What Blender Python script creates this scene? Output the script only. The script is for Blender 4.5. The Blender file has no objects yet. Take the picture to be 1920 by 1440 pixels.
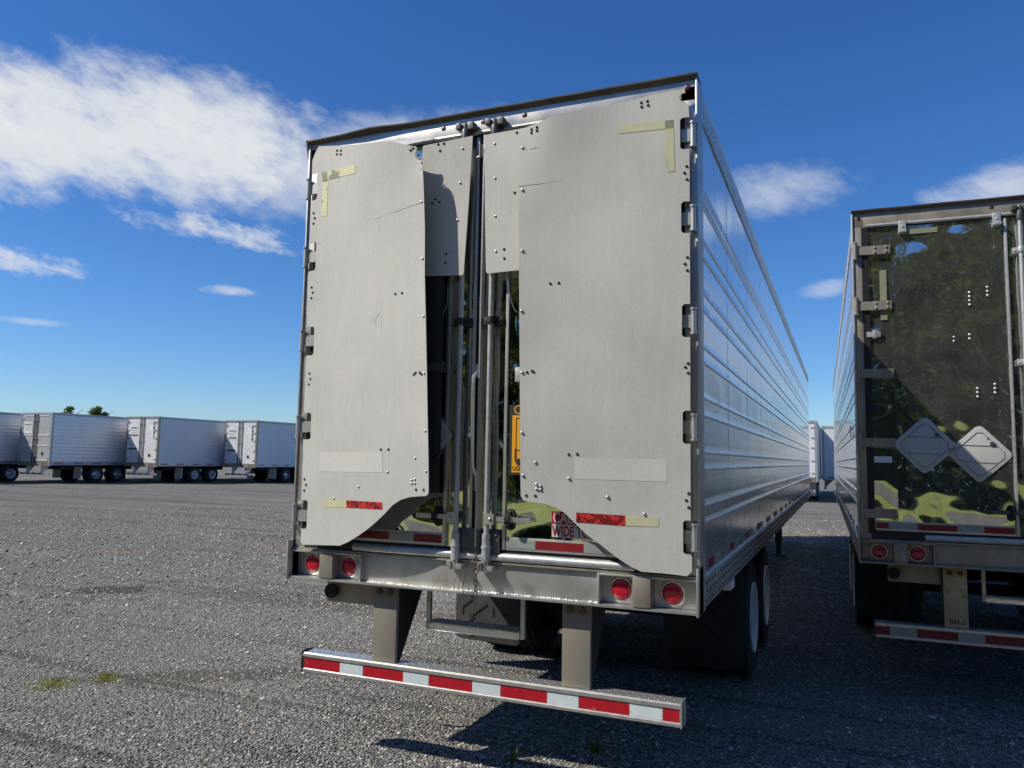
import bpy, bmesh, math, random
import numpy as np
from mathutils import Matrix, Vector

random.seed(7)
rng = np.random.default_rng(11)
scene = bpy.context.scene
COL = scene.collection
R = math.radians

# ------------------------------------------------------------------ camera
cam_d = bpy.data.cameras.new('camera')
cam_d.sensor_width = 36.0
cam_d.lens = 27.32
cam_d.clip_start = 0.05
cam_d.clip_end = 6000
cam = bpy.data.objects.new('camera', cam_d)
COL.objects.link(cam)
ya, pi_, ro = 0.4008, 0.0952, -0.0181
RM3 = Matrix.Rotation(ya, 3, 'Z') @ Matrix.Rotation(pi_, 3, 'X') @ Matrix.Rotation(ro, 3, 'Y')
CM = Matrix((RM3 @ Vector((1, 0, 0)), RM3 @ Vector((0, 0, 1)), -(RM3 @ Vector((0, 1, 0))))).transposed()
cam.matrix_world = Matrix.Translation((3.2899, -4.1808, 1.8561)) @ CM.to_4x4()
scene.camera = cam

# ------------------------------------------------------------------ sky and sun
SUN_DIR = Vector((-0.82, -0.57, 1.0)).normalized()      # towards the sun
SUN_EL = math.asin(SUN_DIR.z)
SUN_ROT = math.atan2(SUN_DIR.x, SUN_DIR.y)

world = bpy.data.worlds.new('World')
scene.world = world
world.use_nodes = True
world.cycles.sampling_method = 'MANUAL'
world.cycles.sample_map_resolution = 512
NT = world.node_tree
NT.nodes.clear()


def wn(kind, **kw):
    n = NT.nodes.new(kind)
    for k, v in kw.items():
        setattr(n, k, v)
    return n


def wmath(op, a, b=None, c=None, clamp=False):
    n = wn('ShaderNodeMath', operation=op)
    n.use_clamp = clamp
    for i, s in enumerate((a, b, c)):
        if s is None:
            continue
        if isinstance(s, (int, float)):
            n.inputs[i].default_value = s
        else:
            NT.links.new(s, n.inputs[i])
    return n.outputs[0]


def wsmooth(val, lo, hi):
    n = wn('ShaderNodeMapRange', interpolation_type='SMOOTHSTEP')
    NT.links.new(val, n.inputs[0])
    n.inputs[1].default_value = lo
    n.inputs[2].default_value = hi
    return n.outputs[0]


sky = wn('ShaderNodeTexSky', sky_type='NISHITA')
sky.sun_disc = False
sky.sun_elevation = SUN_EL
sky.sun_rotation = SUN_ROT
sky.altitude = 300
sky.air_density = 1.0
sky.dust_density = 0.25
sky.ozone_density = 3.0
bg_sky = wn('ShaderNodeBackground')
bg_sky.inputs[1].default_value = 0.082
hsv = wn('ShaderNodeHueSaturation')
hsv.inputs['Saturation'].default_value = 1.22
hsv.inputs['Value'].default_value = 1.0
NT.links.new(sky.outputs[0], hsv.inputs['Color'])
tint = wn('ShaderNodeMix', data_type='RGBA', blend_type='MULTIPLY')      # camera white balance leans blue
tint.inputs['Factor'].default_value = 1.0
tint.inputs['B'].default_value = (0.90, 1.17, 1.55, 1)
NT.links.new(hsv.outputs[0], tint.inputs['A'])
NT.links.new(tint.outputs['Result'], bg_sky.inputs[0])
bg_cl = wn('ShaderNodeBackground')
bg_cl.inputs[1].default_value = 0.86

tc = wn('ShaderNodeTexCoord')
sep = wn('ShaderNodeSeparateXYZ')
NT.links.new(tc.outputs['Generated'], sep.inputs[0])
AZ = wmath('MULTIPLY', wmath('ARCTAN2', sep.outputs[0], sep.outputs[1]), 180 / math.pi)
EL = wmath('MULTIPLY', wmath('ARCSINE', sep.outputs[2]), 180 / math.pi)
comb = wn('ShaderNodeCombineXYZ')
NT.links.new(wmath('ADD', wmath('MULTIPLY', AZ, 0.16), wmath('MULTIPLY', EL, 0.05)), comb.inputs[0])
NT.links.new(wmath('SUBTRACT', wmath('MULTIPLY', EL, 0.27), wmath('MULTIPLY', AZ, -0.03)), comb.inputs[1])


def wnoise(scale, detail, rough, off=0.0, distort=0.0):
    m = wn('ShaderNodeMapping')
    m.inputs[1].default_value = (off, off * 1.7, off * 0.6)
    NT.links.new(comb.outputs[0], m.inputs[0])
    n = wn('ShaderNodeTexNoise')
    n.inputs['Scale'].default_value = scale
    n.inputs['Detail'].default_value = detail
    n.inputs['Roughness'].default_value = rough
    n.inputs['Distortion'].default_value = distort
    NT.links.new(m.outputs[0], n.inputs['Vector'])
    return n.outputs[0]


n_big = wnoise(0.9, 5, 0.6, 3.1, 0.25)
n_fine = wnoise(2.4, 8, 0.62, 9.4, 0.15)
n_far = wnoise(0.35, 4, 0.6, 21.0)
NB = wmath('SUBTRACT', n_big, 0.5)
NF = wmath('SUBTRACT', n_fine, 0.5)


def blob(az, el, wa, we, k_big, k_fine, hi, amp, tilt=0.0):
    da = wmath('SUBTRACT', AZ, az)
    u = wmath('DIVIDE', da, wa)
    v = wmath('DIVIDE', wmath('SUBTRACT', wmath('SUBTRACT', EL, el), wmath('MULTIPLY', da, tilt)), we)
    q = wmath('SUBTRACT', 1.0, wmath('ADD', wmath('MULTIPLY', u, u), wmath('MULTIPLY', v, v)))
    q = wmath('ADD', q, wmath('ADD', wmath('MULTIPLY', NB, k_big), wmath('MULTIPLY', NF, k_fine)))
    return wmath('MULTIPLY', wsmooth(q, 0.0, hi), amp)


blobs = [
    blob(-62, 19.6, 22, 4.8, 1.0, 1.5, 0.95, 0.98, 0.03),
    blob(-47, 20.8, 14.0, 5.2, 1.0, 1.5, 1.05, 0.97, 0.0),
    blob(-32.5, 20.5, 16.0, 4.4, 0.9, 1.2, 1.25, 0.90, 0.12),
    blob(-44.5, 15.2, 6.5, 1.1, 0.8, 4.6, 1.5, 0.80, -0.08),
    blob(-58, 11.9, 6.5, 1.0, 0.8, 4.6, 1.5, 0.85, -0.08),
    blob(-61, 15.2, 4.0, 0.8, 0.8, 4.4, 1.5, 0.75, -0.05),
    blob(-43.5, 11.2, 2.0, 0.40, 0.6, 3.0, 1.4, 0.60),
    blob(-55, 8.0, 2.4, 0.28, 0.6, 2.4, 1.5, 0.45),
    blob(-59.5, 3.2, 0.7, 0.22, 0.3, 0.6, 0.7, 0.6),
    blob(-3.5, 18.7, 6.2, 2.2, 1.2, 1.8, 1.7, 0.72, 0.02),
    blob(11, 17.2, 6.5, 1.7, 1.2, 1.8, 1.5, 0.76, 0.03),
    blob(-0.6, 11.9, 2.3, 0.8, 1.0, 1.8, 1.2, 0.40, 0.10),
]
# scattered clouds over the rest of the sky, of the same kind
out_l = wsmooth(wmath('ABSOLUTE', wmath('SUBTRACT', AZ, -23)), 46, 60)
out_e = wsmooth(EL, 33, 45)
out = wmath('MAXIMUM', out_l, out_e)
rest = wmath('MULTIPLY', wsmooth(wmath('ADD', n_far, wmath('MULTIPLY', NF, 0.25)), 0.62, 0.76), out)
rest = wmath('MULTIPLY', rest, wsmooth(EL, 1.0, 8.0))
alpha = rest
for b in blobs:
    alpha = wmath('MAXIMUM', alpha, b)
shade = wn('ShaderNodeMapRange')
NT.links.new(wmath('ADD', n_big, wmath('MULTIPLY', NF, 0.5)), shade.inputs[0])
shade.inputs[1].default_value = 0.3
shade.inputs[2].default_value = 0.75
cmix = wn('ShaderNodeMix', data_type='RGBA')
cmix.inputs['A'].default_value = (1.0, 1.0, 1.0, 1)
cmix.inputs['B'].default_value = (0.76, 0.82, 0.90, 1)
NT.links.new(shade.outputs[0], cmix.inputs['Factor'])
NT.links.new(cmix.outputs['Result'], bg_cl.inputs[0])
wmixs = wn('ShaderNodeMixShader')
NT.links.new(alpha, wmixs.inputs[0])
NT.links.new(bg_sky.outputs[0], wmixs.inputs[1])
NT.links.new(bg_cl.outputs[0], wmixs.inputs[2])
wout = wn('ShaderNodeOutputWorld')
NT.links.new(wmixs.outputs[0], wout.inputs[0])

sun_d = bpy.data.lights.new('sun', 'SUN')
sun_d.energy = 5.0
sun_d.angle = R(0.5)
sun_d.color = (1.0, 0.945, 0.83)
sun = bpy.data.objects.new('sun', sun_d)
COL.objects.link(sun)
sun.rotation_euler = SUN_DIR.to_track_quat('Z', 'Y').to_euler()
sun.location = (-20, -15, 30)

scene.view_settings.view_transform = 'Standard'
scene.view_settings.look = 'None'
scene.view_settings.exposure = 0.0
scene.view_settings.gamma = 1.0
scene.render.engine = 'CYCLES'
scene.cycles.use_adaptive_sampling = True
scene.cycles.adaptive_threshold = 0.02
scene.cycles.max_bounces = 6
scene.cycles.glossy_bounces = 4
scene.cycles.diffuse_bounces = 2
scene.cycles.transparent_max_bounces = 4


# ------------------------------------------------------------------ materials
MATS = {}


def mat(name, col, rough=0.5, metal=0.0, var=0.0, vscale=8.0, vmap=(1, 1, 1), col2=None, c2lo=0.5, c2hi=0.7,
        c2scale=3.0, c2map=(1, 1, 1), bump=0.0, bscale=30.0, bmap=(1, 1, 1), bdist=0.01, bdetail=3, rvar=0.0,
        spec=0.5, coat=0.0, var2=0.0, v2scale=60.0, v2map=(1, 1, 1), scratch=None):
    m = bpy.data.materials.new(name)
    m.use_nodes = True
    nt = m.node_tree
    p = nt.nodes['Principled BSDF']
    p.inputs['Roughness'].default_value = rough
    p.inputs['Metallic'].default_value = metal
    p.inputs['Specular IOR Level'].default_value = spec
    if coat:
        p.inputs['Coat Weight'].default_value = coat
        p.inputs['Coat Roughness'].default_value = 0.15
    t = nt.nodes.new('ShaderNodeTexCoord')

    def noise(scale, mp, detail=6, rough_=0.6):
        mm = nt.nodes.new('ShaderNodeMapping')
        mm.inputs['Scale'].default_value = mp
        nt.links.new(t.outputs['Object'], mm.inputs[0])
        n = nt.nodes.new('ShaderNodeTexNoise')
        n.inputs['Scale'].default_value = scale
        n.inputs['Detail'].default_value = detail
        n.inputs['Roughness'].default_value = rough_
        nt.links.new(mm.outputs[0], n.inputs['Vector'])
        return n.outputs[0]

    def ramp(src, lo, hi, a, b):
        r = nt.nodes.new('ShaderNodeMapRange')
        nt.links.new(src, r.inputs[0])
        r.inputs[1].default_value = lo
        r.inputs[2].default_value = hi
        r.inputs[3].default_value = a
        r.inputs[4].default_value = b
        return r.outputs[0]

    colsock = None
    if col2 is not None:
        n = noise(c2scale, c2map)
        mx = nt.nodes.new('ShaderNodeMix')
        mx.data_type = 'RGBA'
        nt.links.new(ramp(n, c2lo, c2hi, 0, 1), mx.inputs['Factor'])
        mx.inputs['A'].default_value = (*col, 1)
        mx.inputs['B'].default_value = (*col2, 1)
        colsock = mx.outputs['Result']
    if var:
        n = noise(vscale, vmap)
        mx = nt.nodes.new('ShaderNodeMix')
        mx.data_type = 'RGBA'
        mx.blend_type = 'MULTIPLY'
        mx.inputs['Factor'].default_value = 1
        if colsock is not None:
            nt.links.new(colsock, mx.inputs['A'])
        else:
            mx.inputs['A'].default_value = (*col, 1)
        g = ramp(n, 0.28, 0.72, 1 - var, 1 + var)
        cc = nt.nodes.new('ShaderNodeCombineColor')
        for i in range(3):
            nt.links.new(g, cc.inputs[i])
        nt.links.new(cc.outputs[0], mx.inputs['B'])
        colsock = mx.outputs['Result']
    if var2:
        n = noise(v2scale, v2map, 3)
        g = ramp(n, 0.3, 0.7, 1 - var2, 1 + var2)
        cc = nt.nodes.new('ShaderNodeCombineColor')
        for i in range(3):
            nt.links.new(g, cc.inputs[i])
        mx = nt.nodes.new('ShaderNodeMix')
        mx.data_type = 'RGBA'
        mx.blend_type = 'MULTIPLY'
        mx.inputs['Factor'].default_value = 1
        nt.links.new(colsock, mx.inputs['A'])
        nt.links.new(cc.outputs[0], mx.inputs['B'])
        colsock = mx.outputs['Result']
    for sc_, mp_, lo_, hi_, c_ in (scratch or ()):
        n = noise(sc_, mp_, 4, 0.55)
        mx = nt.nodes.new('ShaderNodeMix')
        mx.data_type = 'RGBA'
        nt.links.new(ramp(n, lo_, hi_, 0, 0.7), mx.inputs['Factor'])
        nt.links.new(colsock, mx.inputs['A'])
        mx.inputs['B'].default_value = (*c_, 1)
        colsock = mx.outputs['Result']
    if colsock is not None:
        nt.links.new(colsock, p.inputs['Base Color'])
    else:
        p.inputs['Base Color'].default_value = (*col, 1)
    if rvar:
        n = noise(vscale * 0.6, vmap)
        nt.links.new(ramp(n, 0.3, 0.7, max(0.02, rough - rvar), rough + rvar), p.inputs['Roughness'])
    if bump:
        n = noise(bscale, bmap, bdetail, 0.5)
        b = nt.nodes.new('ShaderNodeBump')
        b.inputs['Strength'].default_value = bump
        b.inputs['Distance'].default_value = bdist
        nt.links.new(n, b.inputs['Height'])
        nt.links.new(b.outputs[0], p.inputs['Normal'])
    MATS[name] = m
    return m


mat('composite', (0.570, 0.555, 0.505), 0.62, 0.0, var=0.035, vscale=7, vmap=(5, 5, 0.35), col2=(0.475, 0.466, 0.428),
    c2lo=0.40, c2hi=0.66, c2scale=1.5, bump=0.25, bscale=260, bdist=0.001, var2=0.055, v2scale=85,
    scratch=((9, (7, 7, 0.45), 0.685, 0.75, (0.33, 0.315, 0.275)), (5, (1, 1, 1), 0.70, 0.80, (0.36, 0.34, 0.29)),
             (14, (1, 1, 9), 0.735, 0.76, (0.66, 0.65, 0.60))))
mat('composite_worn', (0.595, 0.58, 0.525), 0.6, 0.0, var=0.06, vscale=60, bump=0.2, bscale=260, bdist=0.001)
mat('composite_edge', (0.20, 0.20, 0.19), 0.7)
mat('mirror_steel', (0.70, 0.72, 0.70), 0.04, 1.0, var=0.08, vscale=4, vmap=(2, 2, 0.6))
mat('mirror_dusty', (0.66, 0.68, 0.64), 0.05, 0.94, var=0.20, vscale=3, vmap=(3, 3, 0.7), rvar=0.03)
mat('side_steel', (0.84, 0.84, 0.82), 0.14, 0.70, var=0.05, vscale=2, rvar=0.04)
mat('rib_steel', (0.86, 0.86, 0.84), 0.34, 0.5, var=0.05, vscale=3)
mat('alu', (0.56, 0.55, 0.52), 0.42, 0.75, var=0.13, vscale=7, col2=(0.36, 0.34, 0.30), c2lo=0.56, c2hi=0.75, c2scale=5,
    bump=0.1, bscale=60, bdist=0.002, rvar=0.1)
mat('alu_dirty_shaded', (0.34, 0.305, 0.25), 0.5, 0.5, var=0.22, vscale=9, vmap=(1, 1, 0.5), col2=(0.22, 0.20, 0.165), c2lo=0.5,  # dirt tone, also darkened and warmed for the shade on the right trailer
    c2hi=0.7, c2scale=4, bump=0.15, bscale=50, bdist=0.002)
mat('alu_bright', (0.62, 0.61, 0.58), 0.36, 0.8, var=0.18, vscale=20, bump=0.1, bscale=40, bdist=0.002)
mat('alu_shiny', (0.82, 0.82, 0.81), 0.22, 0.9, var=0.12, vscale=14, rvar=0.08, bump=0.3, bscale=9, bdist=0.01)
mat('galv', (0.50, 0.505, 0.50), 0.48, 0.5, var=0.22, vscale=25, bump=0.2, bscale=80, bdist=0.002)
mat('cast_iron', (0.13, 0.13, 0.13), 0.5, 0.7, var=0.3, vscale=20, bump=0.2, bscale=60, bdist=0.003)
mat('dark_steel', (0.035, 0.036, 0.038), 0.6, 0.3, var=0.3, vscale=12)
mat('lip_brown', (0.10, 0.085, 0.07), 0.65, 0.3, var=0.35, vscale=6, vmap=(1, 1, 1))
mat('rubber', (0.018, 0.018, 0.019), 0.8, 0.0, var=0.3, vscale=15, bump=0.2, bscale=50, bdist=0.003)
mat('rubber_dusty_lit', (0.040, 0.040, 0.041), 0.8, 0.0, var=0.3, vscale=9, col2=(0.07, 0.068, 0.062), c2lo=0.5, c2hi=0.8,
    bump=0.2, bscale=50, bdist=0.003)
mat('rubber_gasket', (0.012, 0.012, 0.013), 0.5)
mat('tan_yellow', (0.52, 0.39, 0.19), 0.6, 0.0, var=0.15, vscale=6, col2=(0.16, 0.11, 0.06), c2lo=0.60, c2hi=0.74, c2scale=8)
mat('tan_paint', (0.235, 0.212, 0.170), 0.55, 0.0, var=0.10, vscale=5, vmap=(2, 2, 0.7), col2=(0.17, 0.12, 0.08), c2lo=0.66,
    c2hi=0.80, c2scale=7, bump=0.1, bscale=30, bdist=0.002)
mat('rusty', (0.16, 0.085, 0.045), 0.8, 0.2, var=0.4, vscale=20)
mat('tape_red', (0.42, 0.010, 0.022), 0.35, 0.0, var=0.15, vscale=30, spec=0.4, scratch=((22, (1, 1, 1), 0.70, 0.73, (0.60, 0.50, 0.48)),))
mat('tape_red_dark', (0.22, 0.010, 0.016), 0.4, 0.0, var=0.2, vscale=12)
mat('tape_red_worn', (0.20, 0.006, 0.010), 0.45, 0.0, col2=(0.62, 0.035, 0.020), c2lo=0.50, c2hi=0.54, c2scale=26,
    c2map=(1, 1, 1))
mat('tape_white', (0.60, 0.67, 0.68), 0.35, 0.0, var=0.08, vscale=20, scratch=((18, (1, 1, 1), 0.66, 0.72, (0.25, 0.25, 0.24)),))
mat('tape_white_dull', (0.33, 0.36, 0.33), 0.4, 0.2, var=0.12, vscale=9)
mat('tape_yellowed', (0.70, 0.66, 0.40), 0.55, 0.0, col2=(0.27, 0.27, 0.19), c2lo=0.56, c2hi=0.58, c2scale=9, var=0.05)
mat('tape_yellowed_dim', (0.56, 0.54, 0.34), 0.55, 0.0, var=0.06, vscale=14)
mat('tape_olive', (0.25, 0.255, 0.17), 0.6, 0.0, var=0.08, vscale=12)
mat('lens_red', (0.46, 0.004, 0.022), 0.22, 0.0, var=0.25, vscale=45, bump=0.4, bscale=70, bdist=0.004, coat=0.6)
mat('lens_red_dark', (0.085, 0.010, 0.010), 0.4, 0.0)
mat('white_paint', (0.72, 0.73, 0.73), 0.4, 0.0, var=0.05, vscale=4, coat=0.2)
mat('white_dirty', (0.72, 0.72, 0.70), 0.5, 0.0, var=0.10, vscale=3, vmap=(1, 1, 0.4), col2=(0.46, 0.45, 0.42), c2lo=0.5,
    c2hi=0.8, c2scale=2)
mat('van_white_side', (0.68, 0.70, 0.72), 0.42, 0.0, var=0.04, vscale=0.8, vmap=(1, 1, 0.1), spec=0.35)
mat('van_alu_side', (0.74, 0.75, 0.76), 0.4, 0.35, var=0.06, vscale=1.2)
mat('van_grey_door', (0.44, 0.44, 0.43), 0.5, 0.2, var=0.15, vscale=4)
mat('van_rail', (0.40, 0.41, 0.42), 0.5, 0.4, var=0.1, vscale=3)
mat('ghost_white', (0.90, 0.91, 0.92), 0.45)
mat('ghost_grey', (0.50, 0.54, 0.58), 0.45)
mat('ink_green', (0.035, 0.10, 0.085), 0.5)
mat('ink_black', (0.03, 0.03, 0.03), 0.5)
mat('ink_red', (0.38, 0.012, 0.028), 0.4)
mat('sign_white', (0.78, 0.78, 0.76), 0.4)
mat('sign_silver', (0.60, 0.62, 0.62), 0.4)
mat('sign_orange', (0.80, 0.36, 0.01), 0.45)
mat('placard', (0.50, 0.50, 0.48), 0.45, 0.1, var=0.08, vscale=6)
mat('placard_line', (0.24, 0.25, 0.25), 0.5)
mat('wheel_white', (0.66, 0.67, 0.67), 0.4, 0.0, var=0.1, vscale=6)
mat('wheel_alu', (0.45, 0.46, 0.47), 0.3, 0.8)
mat('bark', (0.10, 0.075, 0.05), 0.9, 0.0, var=0.3, vscale=8, bump=0.4, bscale=20, bdist=0.03)
mat('chain_rust', (0.12, 0.09, 0.065), 0.7, 0.4, var=0.3, vscale=60)
mat('grey_skirt', (0.19, 0.20, 0.21), 0.6)


def leaf_mat(name, a, b, clump=0.0):
    m = bpy.data.materials.new(name)
    m.use_nodes = True
    nt = m.node_tree
    p = nt.nodes['Principled BSDF']
    g = nt.nodes.new('ShaderNodeNewGeometry')
    r = nt.nodes.new('ShaderNodeValToRGB')
    r.color_ramp.elements[0].color = (*a, 1)
    r.color_ramp.elements[1].color = (*b, 1)
    if clump:  # noise paints sunlit and dark clumps into the leaf colour
        t = nt.nodes.new('ShaderNodeTexCoord')
        n = nt.nodes.new('ShaderNodeTexNoise')
        n.inputs['Scale'].default_value = clump
        n.inputs['Detail'].default_value = 3
        nt.links.new(t.outputs['Object'], n.inputs['Vector'])
        q = nt.nodes.new('ShaderNodeMapRange')
        q.inputs[1].default_value = 0.42
        q.inputs[2].default_value = 0.72
        nt.links.new(n.outputs[0], q.inputs[0])
        h = nt.nodes.new('ShaderNodeMath')
        h.operation = 'MULTIPLY_ADD'
        h.inputs[1].default_value = 0.25
        nt.links.new(g.outputs['Random Per Island'], h.inputs[0])
        nt.links.new(q.outputs[0], h.inputs[2])
        nt.links.new(h.outputs[0], r.inputs[0])
    else:
        nt.links.new(g.outputs['Random Per Island'], r.inputs[0])
    nt.links.new(r.outputs[0], p.inputs['Base Color'])
    p.inputs['Roughness'].default_value = 0.7
    tl = nt.nodes.new('ShaderNodeBsdfTranslucent')
    nt.links.new(r.outputs[0], tl.inputs['Color'])
    ms = nt.nodes.new('ShaderNodeMixShader')
    ms.inputs[0].default_value = 0.5
    nt.links.new(p.outputs[0], ms.inputs[1])
    nt.links.new(tl.outputs[0], ms.inputs[2])
    nt.links.new(ms.outputs[0], nt.nodes['Material Output'].inputs[0])
    MATS[name] = m


leaf_mat('leaf_dark', (0.014, 0.028, 0.011), (0.30, 0.32, 0.06), 0.22)
leaf_mat('leaf_mid', (0.10, 0.15, 0.045), (0.20, 0.24, 0.08))
leaf_mat('weed', (0.06, 0.10, 0.02), (0.22, 0.22, 0.06))
leaf_mat('moss', (0.20, 0.21, 0.03), (0.36, 0.33, 0.06))


def stone_mat():
    m = bpy.data.materials.new('stone')
    m.use_nodes = True
    nt = m.node_tree
    p = nt.nodes['Principled BSDF']
    g = nt.nodes.new('ShaderNodeNewGeometry')
    r = nt.nodes.new('ShaderNodeValToRGB')
    e = r.color_ramp.elements
    e[0].position = 0.0
    e[0].color = (0.055, 0.056, 0.060, 1)
    e[1].position = 1.0
    e[1].color = (0.72, 0.69, 0.62, 1)
    for pos, c in ((0.22, (0.165, 0.158, 0.147)), (0.45, (0.28, 0.268, 0.246)), (0.66, (0.43, 0.415, 0.38)),
                   (0.86, (0.66, 0.64, 0.59)), (0.955, (0.46, 0.35, 0.24))):
        k = e.new(pos)
        k.color = (*c, 1)
    nt.links.new(g.outputs['Random Per Island'], r.inputs[0])
    nt.links.new(r.outputs[0], p.inputs['Base Color'])
    p.inputs['Roughness'].default_value = 0.75
    MATS['stone'] = m


stone_mat()


def gravel_mat():
    m = bpy.data.materials.new('gravel')
    m.use_nodes = True
    nt = m.node_tree
    L = nt.links.new
    p = nt.nodes['Principled BSDF']
    p.inputs['Roughness'].default_value = 0.85
    p.inputs['Specular IOR Level'].default_value = 0.3
    t = nt.nodes.new('ShaderNodeTexCoord')

    def N(kind, **kw):
        n = nt.nodes.new(kind)
        for k, v in kw.items():
            setattr(n, k, v)
        return n

    def mp(scale, rot=0.0, loc=(0, 0, 0)):
        n = N('ShaderNodeMapping')
        n.inputs['Scale'].default_value = scale
        n.inputs['Rotation'].default_value = (0, 0, rot)
        n.inputs['Location'].default_value = loc
        L(t.outputs['Object'], n.inputs[0])
        return n.outputs[0]

    def noise(vec, scale, det=6, ro_=0.6, dis=0.0):
        n = N('ShaderNodeTexNoise')
        n.inputs['Scale'].default_value = scale
        n.inputs['Detail'].default_value = det
        n.inputs['Roughness'].default_value = ro_
        n.inputs['Distortion'].default_value = dis
        L(vec, n.inputs['Vector'])
        return n.outputs[0]

    def rng_(src, lo, hi, a=0.0, b=1.0, smooth=False):
        n = N('ShaderNodeMapRange')
        if smooth:
            n.interpolation_type = 'SMOOTHSTEP'
        L(src, n.inputs[0])
        for i, v in enumerate((lo, hi, a, b)):
            n.inputs[i + 1].default_value = v
        return n.outputs[0]

    def mix(f, a, b, mode='MIX'):
        n = N('ShaderNodeMix', data_type='RGBA', blend_type=mode)
        if isinstance(f, float):
            n.inputs['Factor'].default_value = f
        else:
            L(f, n.inputs['Factor'])
        for key, s in (('A', a), ('B', b)):
            if isinstance(s, tuple):
                n.inputs[key].default_value = (*s, 1)
            else:
                L(s, n.inputs[key])
        return n.outputs['Result']

    def vor(scale):
        n = N('ShaderNodeTexVoronoi')
        n.inputs['Scale'].default_value = scale
        n.inputs['Randomness'].default_value = 1.0
        L(mp((1, 1, 1)), n.inputs['Vector'])
        return n

    va, vb = vor(75), vor(33)
    ramps = []
    for v in (va, vb):
        s = N('ShaderNodeSeparateColor')
        L(v.outputs['Color'], s.inputs[0])
        r = N('ShaderNodeValToRGB')
        e = r.color_ramp.elements
        e[0].position, e[0].color = 0.0, (0.060, 0.058, 0.056, 1)
        e[1].position, e[1].color = 1.0, (0.62, 0.58, 0.50, 1)
        for pos, c in ((0.3, 0.145), (0.6, 0.245), (0.85, 0.40)):
            k = e.new(pos)
            k.color = (c, c * 0.955, c * 0.875, 1)
        L(s.outputs[0], r.inputs[0])
        ramps.append(r.outputs[0])
    base = mix(0.42, ramps[0], ramps[1])
    # fines: brown-grey dust settled between stones, in patches
    patch = noise(mp((1, 1, 1)), 0.35, 8, 0.62, 0.4)
    base = mix(rng_(patch, 0.40, 0.66, 0.0, 0.80, True), base, (0.265, 0.243, 0.205))
    # wheel lanes: long streaks where trucks turn
    st = noise(mp((0.07, 0.85, 1), R(-24)), 1.0, 6, 0.6, 0.6)
    base = mix(rng_(st, 0.50, 0.68, 0.0, 0.75, True), base, (0.140, 0.122, 0.098))
    st2 = noise(mp((0.10, 1.4, 1), R(-22), (3, 7, 0)), 1.0, 5, 0.55, 0.4)
    base = mix(rng_(st2, 0.56, 0.74, 0.0, 0.65, True), base, (0.40, 0.378, 0.335))
    st3 = noise(mp((0.30, 5.0, 1), R(-38), (13, 2, 0)), 1.0, 5, 0.55, 0.3)
    base = mix(rng_(st3, 0.60, 0.72, 0.0, 0.55, True), base, (0.100, 0.092, 0.080))

    st4 = noise(mp((0.05, 2.6, 1), R(-20), (31, 5, 0)), 1.0, 4, 0.55, 0.25)
    base = mix(rng_(st4, 0.585, 0.66, 0.0, 0.80, True), base, (0.115, 0.100, 0.084))
    # dark damp oval spot
    def oval(cx, cy, rx, ry, rot):
        n = N('ShaderNodeMapping', vector_type='TEXTURE')
        n.inputs['Location'].default_value = (cx, cy, 0)
        n.inputs['Rotation'].default_value = (0, 0, rot)
        n.inputs['Scale'].default_value = (rx, ry, 1)
        L(t.outputs['Object'], n.inputs[0])
        g = N('ShaderNodeVectorMath', operation='LENGTH')
        L(n.outputs[0], g.inputs[0])
        a = N('ShaderNodeMath', operation='ADD')
        L(g.outputs['Value'], a.inputs[0])
        L(rng_(noise(mp((1, 1, 1)), 6, 5), 0.3, 0.7, -0.25, 0.25), a.inputs[1])
        return a.outputs[0]
    base = mix(rng_(oval(-5.75, 3.55, 0.62, 0.34, R(30)), 0.75, 1.05, 0.85, 0.0, True), base, (0.060, 0.058, 0.054))
    base = mix(rng_(oval(-1.7, 0.95, 1.1, 0.22, R(35)), 0.6, 1.1, 0.7, 0.0, True), base, (0.115, 0.098, 0.070))
    L(base, p.inputs['Base Color'])
    # relief
    ad = N('ShaderNodeMath', operation='ADD')
    L(rng_(va.outputs['Distance'], 0.0, 0.7, 1.0, 0.0), ad.inputs[0])
    L(rng_(vb.outputs['Distance'], 0.0, 0.7, 1.6, 0.0), ad.inputs[1])
    b = N('ShaderNodeBump')
    b.inputs['Strength'].default_value = 1.0
    b.inputs['Distance'].default_value = 0.022
    L(ad.outputs[0], b.inputs['Height'])
    b2 = N('ShaderNodeBump')
    b2.inputs['Strength'].default_value = 0.6
    b2.inputs['Distance'].default_value = 0.10
    L(noise(mp((0.35, 1.2, 1), R(-30)), 1.6, 5), b2.inputs['Height'])
    L(b.outputs[0], b2.inputs['Normal'])
    L(b2.outputs[0], p.inputs['Normal'])
    MATS['gravel'] = m


gravel_mat()


def verge_mat():
    m = bpy.data.materials.new('verge_grass')
    m.use_nodes = True
    nt = m.node_tree
    p = nt.nodes['Principled BSDF']
    p.inputs['Roughness'].default_value = 0.9
    t = nt.nodes.new('ShaderNodeTexCoord')
    mp = nt.nodes.new('ShaderNodeMapping')
    mp.inputs['Scale'].default_value = (0.8, 2.0, 1)
    nt.links.new(t.outputs['Object'], mp.inputs[0])
    n = nt.nodes.new('ShaderNodeTexNoise')
    n.inputs['Scale'].default_value = 0.55
    n.inputs['Detail'].default_value = 10
    n.inputs['Roughness'].default_value = 0.68
    nt.links.new(mp.outputs[0], n.inputs['Vector'])
    r = nt.nodes.new('ShaderNodeValToRGB')
    e = r.color_ramp.elements
    e[0].position, e[0].color = 0.36, (0.07, 0.11, 0.015, 1)
    e[1].position, e[1].color = 0.70, (0.34, 0.28, 0.13, 1)
    k = e.new(0.52)
    k.color = (0.22, 0.235, 0.035, 1)
    nt.links.new(n.outputs[0], r.inputs[0])
    nt.links.new(r.outputs[0], p.inputs['Base Color'])
    MATS['verge_grass'] = m


verge_mat()


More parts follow.
